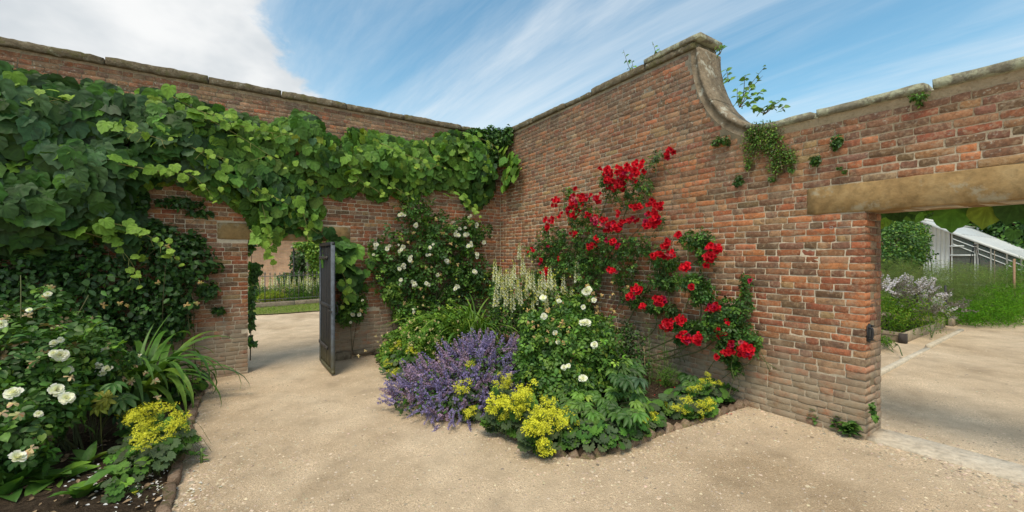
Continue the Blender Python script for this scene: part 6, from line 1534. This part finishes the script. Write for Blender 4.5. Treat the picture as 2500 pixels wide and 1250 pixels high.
def crown_tree(name, label, cat, blobs, n, size, mix, seed, tm=SM, trunk=.10, mat=None, own=0):
    c = np.mean([b[0] for b in blobs], 0); b0 = np.array([c[0], c[1], float(ground_z(c[0]))]); th = thing(name, label, cat, b0); r = np.random.default_rng(seed)
    ts = [tube(curve([b0 - (0, 0, .1), b0 + (r.normal(0, .08), r.normal(0, .08), max(c[2], .4) * .55), c], 6), trunk, trunk * .5, 7, (.10, .08, .06))]
    part('trunk', th, ts[0], M_STEM)
    bs = [tube(curve([b0 + (0, 0, max(c[2], .4) * .45), (b0 + b[0]) / 2 + (r.normal(0, .1), r.normal(0, .1), .3), b[0] + r.normal(0, .1, 3)], 5), trunk * .45, trunk * .12, 5, (.10, .085, .06)) for b in blobs]
    part('limb', th, join(bs), M_STEM)
    leaves(th, blobs, n, tm, size, mix, mat or M_LEAF, r, lump=.4, shell=.5, own=own, mass='crown', rnd=.7)
    return th
crown_tree('shrub', 'dense green shrub with yellowish tips left of the glasshouse', 'shrub', [bl(2175, 590, 11.5, 55, 45, .7), bl(2215, 610, 11.8, 38, 45, .6), bl(2160, 630, 11, 50, 35, .6), bl(2195, 560, 12, 45, 28, .6)], 6500, (.05, .10), dict(mid=3, dark=3, deep=1.5, lime=.5, fresh=.6), 211)
crown_tree('shrub', 'yellow green shrub leaning on the white boards of the glasshouse', 'shrub', [bl(2235, 585, 12.6, 20, 28, .35), bl(2240, 620, 12.4, 18, 28, .3), bl(2222, 560, 12.8, 20, 20, .3)], 1100, (.06, .12), dict(lime=3, fresh=2, mid=1), 212, trunk=.04)
crown_tree('tree', 'broad tree standing beyond the glasshouse roof', 'tree', [bl(2310, 500, 26, 90, 60, 2), bl(2400, 510, 26, 80, 60, 2), bl(2340, 470, 27, 90, 60, 2), bl(2440, 470, 27, 80, 70, 2), bl(2260, 480, 26, 60, 60, 2), bl(2380, 540, 26, 50, 40, 1.6)], 7000, (.18, .36), dict(mid=3, fresh=1.4, dark=3), 213, trunk=.28)
crown_tree('tree', 'dark leafy tree at the right edge beyond the glasshouse', 'tree', [bl(2450, 590, 17.2, 45, 45, .9), bl(2500, 580, 16.6, 55, 55, 1.2), bl(2475, 545, 17, 50, 45, 1.1), bl(2545, 530, 16.5, 60, 60, 1.2), bl(2500, 620, 16, 50, 30, 1.0)], 6000, (.12, .26), dict(dark=3, mid=3, deep=1.6, fresh=.8), 214, trunk=.2)
crown_tree('tree', 'distant pale green tree between the lintel vine and the shrub', 'tree', [bl(2150, 540, 30, 80, 60, 2), bl(2210, 510, 30, 80, 50, 2), bl(2080, 520, 30, 80, 60, 2)], 3500, (.25, .45), dict(mid=3, fresh=2, dark=2), 215, trunk=.25)
crown_tree('tree', 'tall dark tree behind the lintel at the far right', 'tree', [bl(2600, 480, 30, 120, 90, 3), bl(2500, 450, 30, 100, 80, 3), bl(2650, 560, 28, 110, 80, 3), bl(2600, 620, 26, 100, 50, 2)], 5000, (.25, .45), dict(mid=3, dark=3), 216, trunk=.3)
# vine leaves hanging behind the lintel, lit from behind
hv = thing('hanging_vine', 'big backlit heart shaped vine leaves hanging behind the right lintel', 'vine', RW.p(6.6, .45, 2.1))
r = np.random.default_rng(221); sp = []
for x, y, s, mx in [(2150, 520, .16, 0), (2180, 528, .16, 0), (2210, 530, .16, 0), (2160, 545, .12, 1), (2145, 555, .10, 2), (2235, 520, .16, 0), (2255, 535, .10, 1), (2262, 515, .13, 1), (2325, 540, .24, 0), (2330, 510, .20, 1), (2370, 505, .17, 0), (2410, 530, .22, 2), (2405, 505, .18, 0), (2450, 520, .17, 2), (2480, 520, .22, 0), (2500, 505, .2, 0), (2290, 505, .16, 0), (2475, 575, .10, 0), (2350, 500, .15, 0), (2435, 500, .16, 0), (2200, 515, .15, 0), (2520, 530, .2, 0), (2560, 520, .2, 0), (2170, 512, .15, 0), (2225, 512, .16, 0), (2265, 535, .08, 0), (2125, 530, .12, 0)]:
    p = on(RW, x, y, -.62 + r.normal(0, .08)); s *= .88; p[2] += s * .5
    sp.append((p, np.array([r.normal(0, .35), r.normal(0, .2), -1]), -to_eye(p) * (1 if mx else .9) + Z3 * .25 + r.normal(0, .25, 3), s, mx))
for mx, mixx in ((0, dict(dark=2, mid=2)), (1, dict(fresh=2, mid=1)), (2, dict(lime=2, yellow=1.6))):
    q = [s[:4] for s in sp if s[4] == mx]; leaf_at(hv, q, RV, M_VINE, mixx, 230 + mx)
part('stem', hv, join([tube(curve([RW.p(5.9, .55, 2.15), RW.p(6.5, .62, 2.22), RW.p(7.4, .6, 2.25)], 8), .012, .008, 5, (.10, .08, .05)), tube(curve([on(RW, 2400, 495, -.6), on(RW, 2440, 525, -.62), on(RW, 2480, 550, -.62)], 6), .005, .003, 4, (.10, .08, .05))]), M_STEM)

# ================================================================== beyond the left doorway
K0, K1 = gnd(560, 760), gnd(830, 738)
kd = unit(K1 - K0); KF = Face(np.array([K0[0], K0[1], 0]), math.atan2(kd[1], kd[0])); KL = np.linalg.norm(K1 - K0); gz0 = float(ground_z(K0[0]))
lawn = T([tuple(np.append(q[:2], 0)) for q in (gnd(540, 779), gnd(840, 757), gnd(840, 740), gnd(540, 757))], [(0, 1, 2, 3)])
GP = [gnd(540, 776), gnd(850, 756), gnd(850, 737), gnd(540, 757)]
lw = sheet(np.linspace(min(p[0] for p in GP), max(p[0] for p in GP), 60), np.linspace(min(p[1] for p in GP), max(p[1] for p in GP), 60), lambda x, y: ground_z(x) + relief(x, y) + .03, lambda x, y: in_poly(x, y, GP))
M_LAWN, N = new_mat('lawn'); P = pos(N); finish(N, N.ramp(N.noise(P, 40, 5, .7), [(.3, (.13, .16, .045)), (.7, (.27, .27, .09))]), .9, .1, N.noise(P, 90, 3, .6), 1.0, .03)
solo('lawn_strip', lw, M_LAWN, 'strip of mown grass below the stone kerb', 'lawn', 'structure')
r = np.random.default_rng(301); P = []
while len(P) < 5000:
    w = r.random(2); p = (GP[0] * (1 - w[0]) + GP[1] * w[0]) * (1 - w[1]) + (GP[3] * (1 - w[0]) + GP[2] * w[0]) * w[1]; P.append((p[0], p[1], float(ground_z(p[0])) + .03))
P = np.array(P); n = len(P); tm = [blade(.12, k, 2, .2, 0) for k in range(2)]
V, F, C = spread(tm, r.integers(0, 2, n), stalk_mats(P, r.normal(0, 1, (n, 3)), Z3 + r.normal(0, .35, (n, 3)), r.uniform(.03, .06, n)), tints(n, dict(fresh=2, lime=2, yellow=.6), r))
tag(link('grass', mesh_np('grass', V, F, C, M_SOFT)), 'short grass of the strip beyond the doorway', 'grass', None, 'stuff')
kb = thing('stone_kerb', 'long low stone kerb under the iron railing beyond the doorway', 'kerb', K0)
for k in range(4):
    l = (KL + 1.6) / 4; part('kerb_stone', kb, inframe(KF, slab(-.6 + k * l + .005, -.6 + (k + 1) * l - .005, 0, .28, gz0 - .1, gz0 + .20, .02, 6, .008, k)), M_PLINTH)
rl = thing('iron_railing', 'dark iron railing with pointed finials on the stone kerb', 'railing', KF.p(1, .12, gz0 + .2))
zb, zt_ = gz0 + .2, gz0 + 1.16; nb = int((KL + 1.2) / .155)
fin = T([(0, 0, .11), (.022, 0, .03), (0, .022, .03), (-.022, 0, .03), (0, -.022, .03), (0, 0, -.01)], [(0, 1, 2), (0, 2, 3), (0, 3, 4), (0, 4, 1), (5, 2, 1), (5, 3, 2), (5, 4, 3), (5, 1, 4)], (.10, .10, .095))
for k in range(nb):
    a = -.5 + k * .155; thick = .016 if k % 7 == 3 else .0085
    br_ = part('bar', rl, inframe(KF, tube([(a, .13, zb - .01), (a, .13, zt_)], thick, sides=5, C=(.10, .10, .095), smooth=False)), M_IRON)
    part('finial', br_, inframe(KF, xf(fin, np.eye(3) * (1.3 if thick > .01 else 1), (a, .13, zt_))), M_IRON)
for z in (zt_ - .04, zb + .1): part('rail', rl, inframe(KF, box(-.6, KL + .8, .118, .142, z - .010, z + .010, (.10, .10, .095))), M_IRON)
bb = lambda x, y, d, rx, ry: bl(x, y, d, rx, ry, .5)
fine_mass('border_planting', 'leafy green border plants behind the iron railing', 'plants', [bb(640, 720, 15.6, 40, 22), bb(700, 715, 15.9, 50, 25), bb(760, 712, 16.2, 50, 26), bb(600, 715, 15.6, 50, 25), bb(730, 725, 15.7, 40, 14), bb(810, 710, 16.4, 40, 28)], 7000, (.08, .18), dict(mid=3, dark=2.5, grey=1, fresh=1.2), 302, .08, .3)
fine_mass('spurge', 'mound of yellow green spurge behind the railing', 'spurge', [bl(665, 722, 14.95, 30, 13, .3), bl(640, 729, 14.9, 18, 9, .25)], 1700, (.05, .09), dict(lime=2, yellow=2.5), 303, .3, .6)
sp = thing('foxtail_spikes', 'cream flower spikes rising behind the iron railing', 'flowers', foot(at(720, 720, 16.2)))
r = np.random.default_rng(304); P = []; L = []
for x, y in ((672, 668), (688, 672), (706, 668), (732, 672), (747, 674), (762, 676), (775, 674), (790, 680), (716, 676), (640, 676), (625, 682), (700, 680), (738, 680), (660, 676), (752, 670), (768, 682)):
    p = at(x, y, 16.2 + r.normal(0, .2)); l = r.uniform(.5, .75); P.append(p - (0, 0, l)); L.append(l)
n = len(P); pieces(sp, 'flower_spike', BELL, r.integers(0, 4, n), stalk_mats(np.array(P), r.normal(0, 1, (n, 3)), Z3 + r.normal(0, .04, (n, 3)), np.array(L) * np.ones(n)), np.ones((n, 3)), M_PETAL, 300)
part('stem', sp, join([tube([(p[0], p[1], float(ground_z(p[0]))), p + (0, 0, .05)], .01, .008, 4, (.1, .16, .05)) for p in P]), M_STEM, 'stuff')
WFO = at(700, 625, 21.0); WFO[2] = 0
farwall('sunlit orange brick wall far beyond the left doorway', Face(WFO, math.atan2(kd[1], kd[0])), -9, 9, 4.4)
pg = thing('pergola', 'pergola of pale posts with dark iron upright and a beam beyond the railing', 'pergola', foot(at(755, 660, 17.2)))
def bar_px(x, y0, Y, r_, col, mat, name, y1=None):
    tp = at(x, y0, Y); part(name, pg, tube([foot(tp) - (0, 0, .1), tp], r_, sides=4, C=col, smooth=False), mat)
bar_px(755, 606, 17.2, .115, (.33, .29, .24), M_TIMBER, 'post'); bar_px(717, 606, 17.0, .03, (.03, .03, .035), M_IRON, 'iron_upright'); bar_px(820, 606, 17.4, .115, (.33, .29, .24), M_TIMBER, 'post')
part('beam', pg, tube([at(712, 604, 16.8), at(745, 594, 18.5)], .06, sides=4, C=(.30, .27, .23), smooth=False), M_TIMBER); part('beam', pg, tube([at(735, 599, 17.2), at(850, 597, 17.4)], .06, sides=4, C=(.30, .27, .23), smooth=False), M_TIMBER)
crown_tree('wall_shrub', 'bright green climber covering the pergola beyond the doorway', 'climber', [bl(775, 620, 17.0, 28, 25, .5), bl(760, 600, 17.0, 30, 12, .5), bl(780, 655, 17.1, 22, 28, .5), bl(735, 598, 17, 20, 6, .4)], 2400, (.09, .17), dict(fresh=3, lime=2, mid=1.4), 305, trunk=.05)
crown_tree('wall_shrub', 'dark drooping shrub against the orange brick wall', 'shrub', [bl(735, 640, 19.5, 22, 32, .5), bl(720, 680, 19, 36, 14, .5), bl(770, 690, 18.5, 22, 14, .5)], 1800, (.12, .24), dict(dark=3, deep=1, grey=2), 306, trunk=.06)
ji = thing('ivy', 'straggling ivy on the far edge of the left door jamb', 'ivy', LW.p(D_A0 + .02, .41, .1))
JP = [(612, 600, 10, 22), (617, 680, 13, 22), (614, 730, 9, 30), (622, 650, 16, 10), (613, 780, 7, 24), (611, 830, 5, 14), (630, 665, 14, 6), (618, 840, 6, 4)]
leaves(ji, [wallblob(LW, x, y, a, b, -.47, .06) for x, y, a, b in JP], 1, IT, (.05, .08), dict(dark=1), M_LEAF) if False else None
r = np.random.default_rng(307); P, nr, rad = fill([wallblob(LW, x, y, a, b, -.47, .07) for x, y, a, b in JP], 420, r, .9, .3); n = len(P)
M = leaf_mats(P, -d2 * .6 + d1 * .3 + Z3 * .4 + r.normal(0, .4, (n, 3)), -Z3 + r.normal(0, .5, (n, 3)), r.uniform(.05, .09, n)); pieces(ji, 'leaf', IT, r.integers(0, 4, n), M, tints(n, dict(dark=3, deep=1.5, mid=1.5), r), M_LEAF, 120, None, 'foliage')
part('stem', ji, join([tube(curve([on(LW, 611, 880, -.46), on(LW, 613, 780, -.46), on(LW, 616, 690, -.47), on(LW, 612, 600, -.47)], 8), .010, .004, 4, (.09, .075, .05))]), M_STEM)
# far ground cover and woods that close the view past the garden walls
def woods(label, c0, c1, n, h, seed):
    r = np.random.default_rng(seed); th = None; t = r.random(n); base = np.array(c0) * (1 - t)[:, None] + np.array(c1) * t[:, None]
    P = np.stack([base[:, 0] + r.normal(0, 3, n), base[:, 1] + r.normal(0, 3, n), h * r.random(n) ** .7 * (.7 + .5 * vnoise(t * 14, t * 3, 2))], 1)
    V, F, C = spread(SM, r.integers(0, 4, n), leaf_mats(P, Z3 * .6 + r.normal(0, .6, (n, 3)) - np.array([0, .6, 0]), -Z3 + r.normal(0, .8, (n, 3)), r.uniform(.8, 1.6, n)), tints(n, dict(dark=3, mid=3, fresh=.6), r))
    tag(link('woodland', mesh_np('woodland', V, F, C, M_LEAF)), label, 'woods', None, 'stuff')
woods('belt of trees closing the view far beyond the right garden', (8, 80), (95, 30), 12000, 7.5, 401)
woods('belt of trees far beyond the left doorway', (-60, 52), (-8, 70), 6000, 6.5, 402)
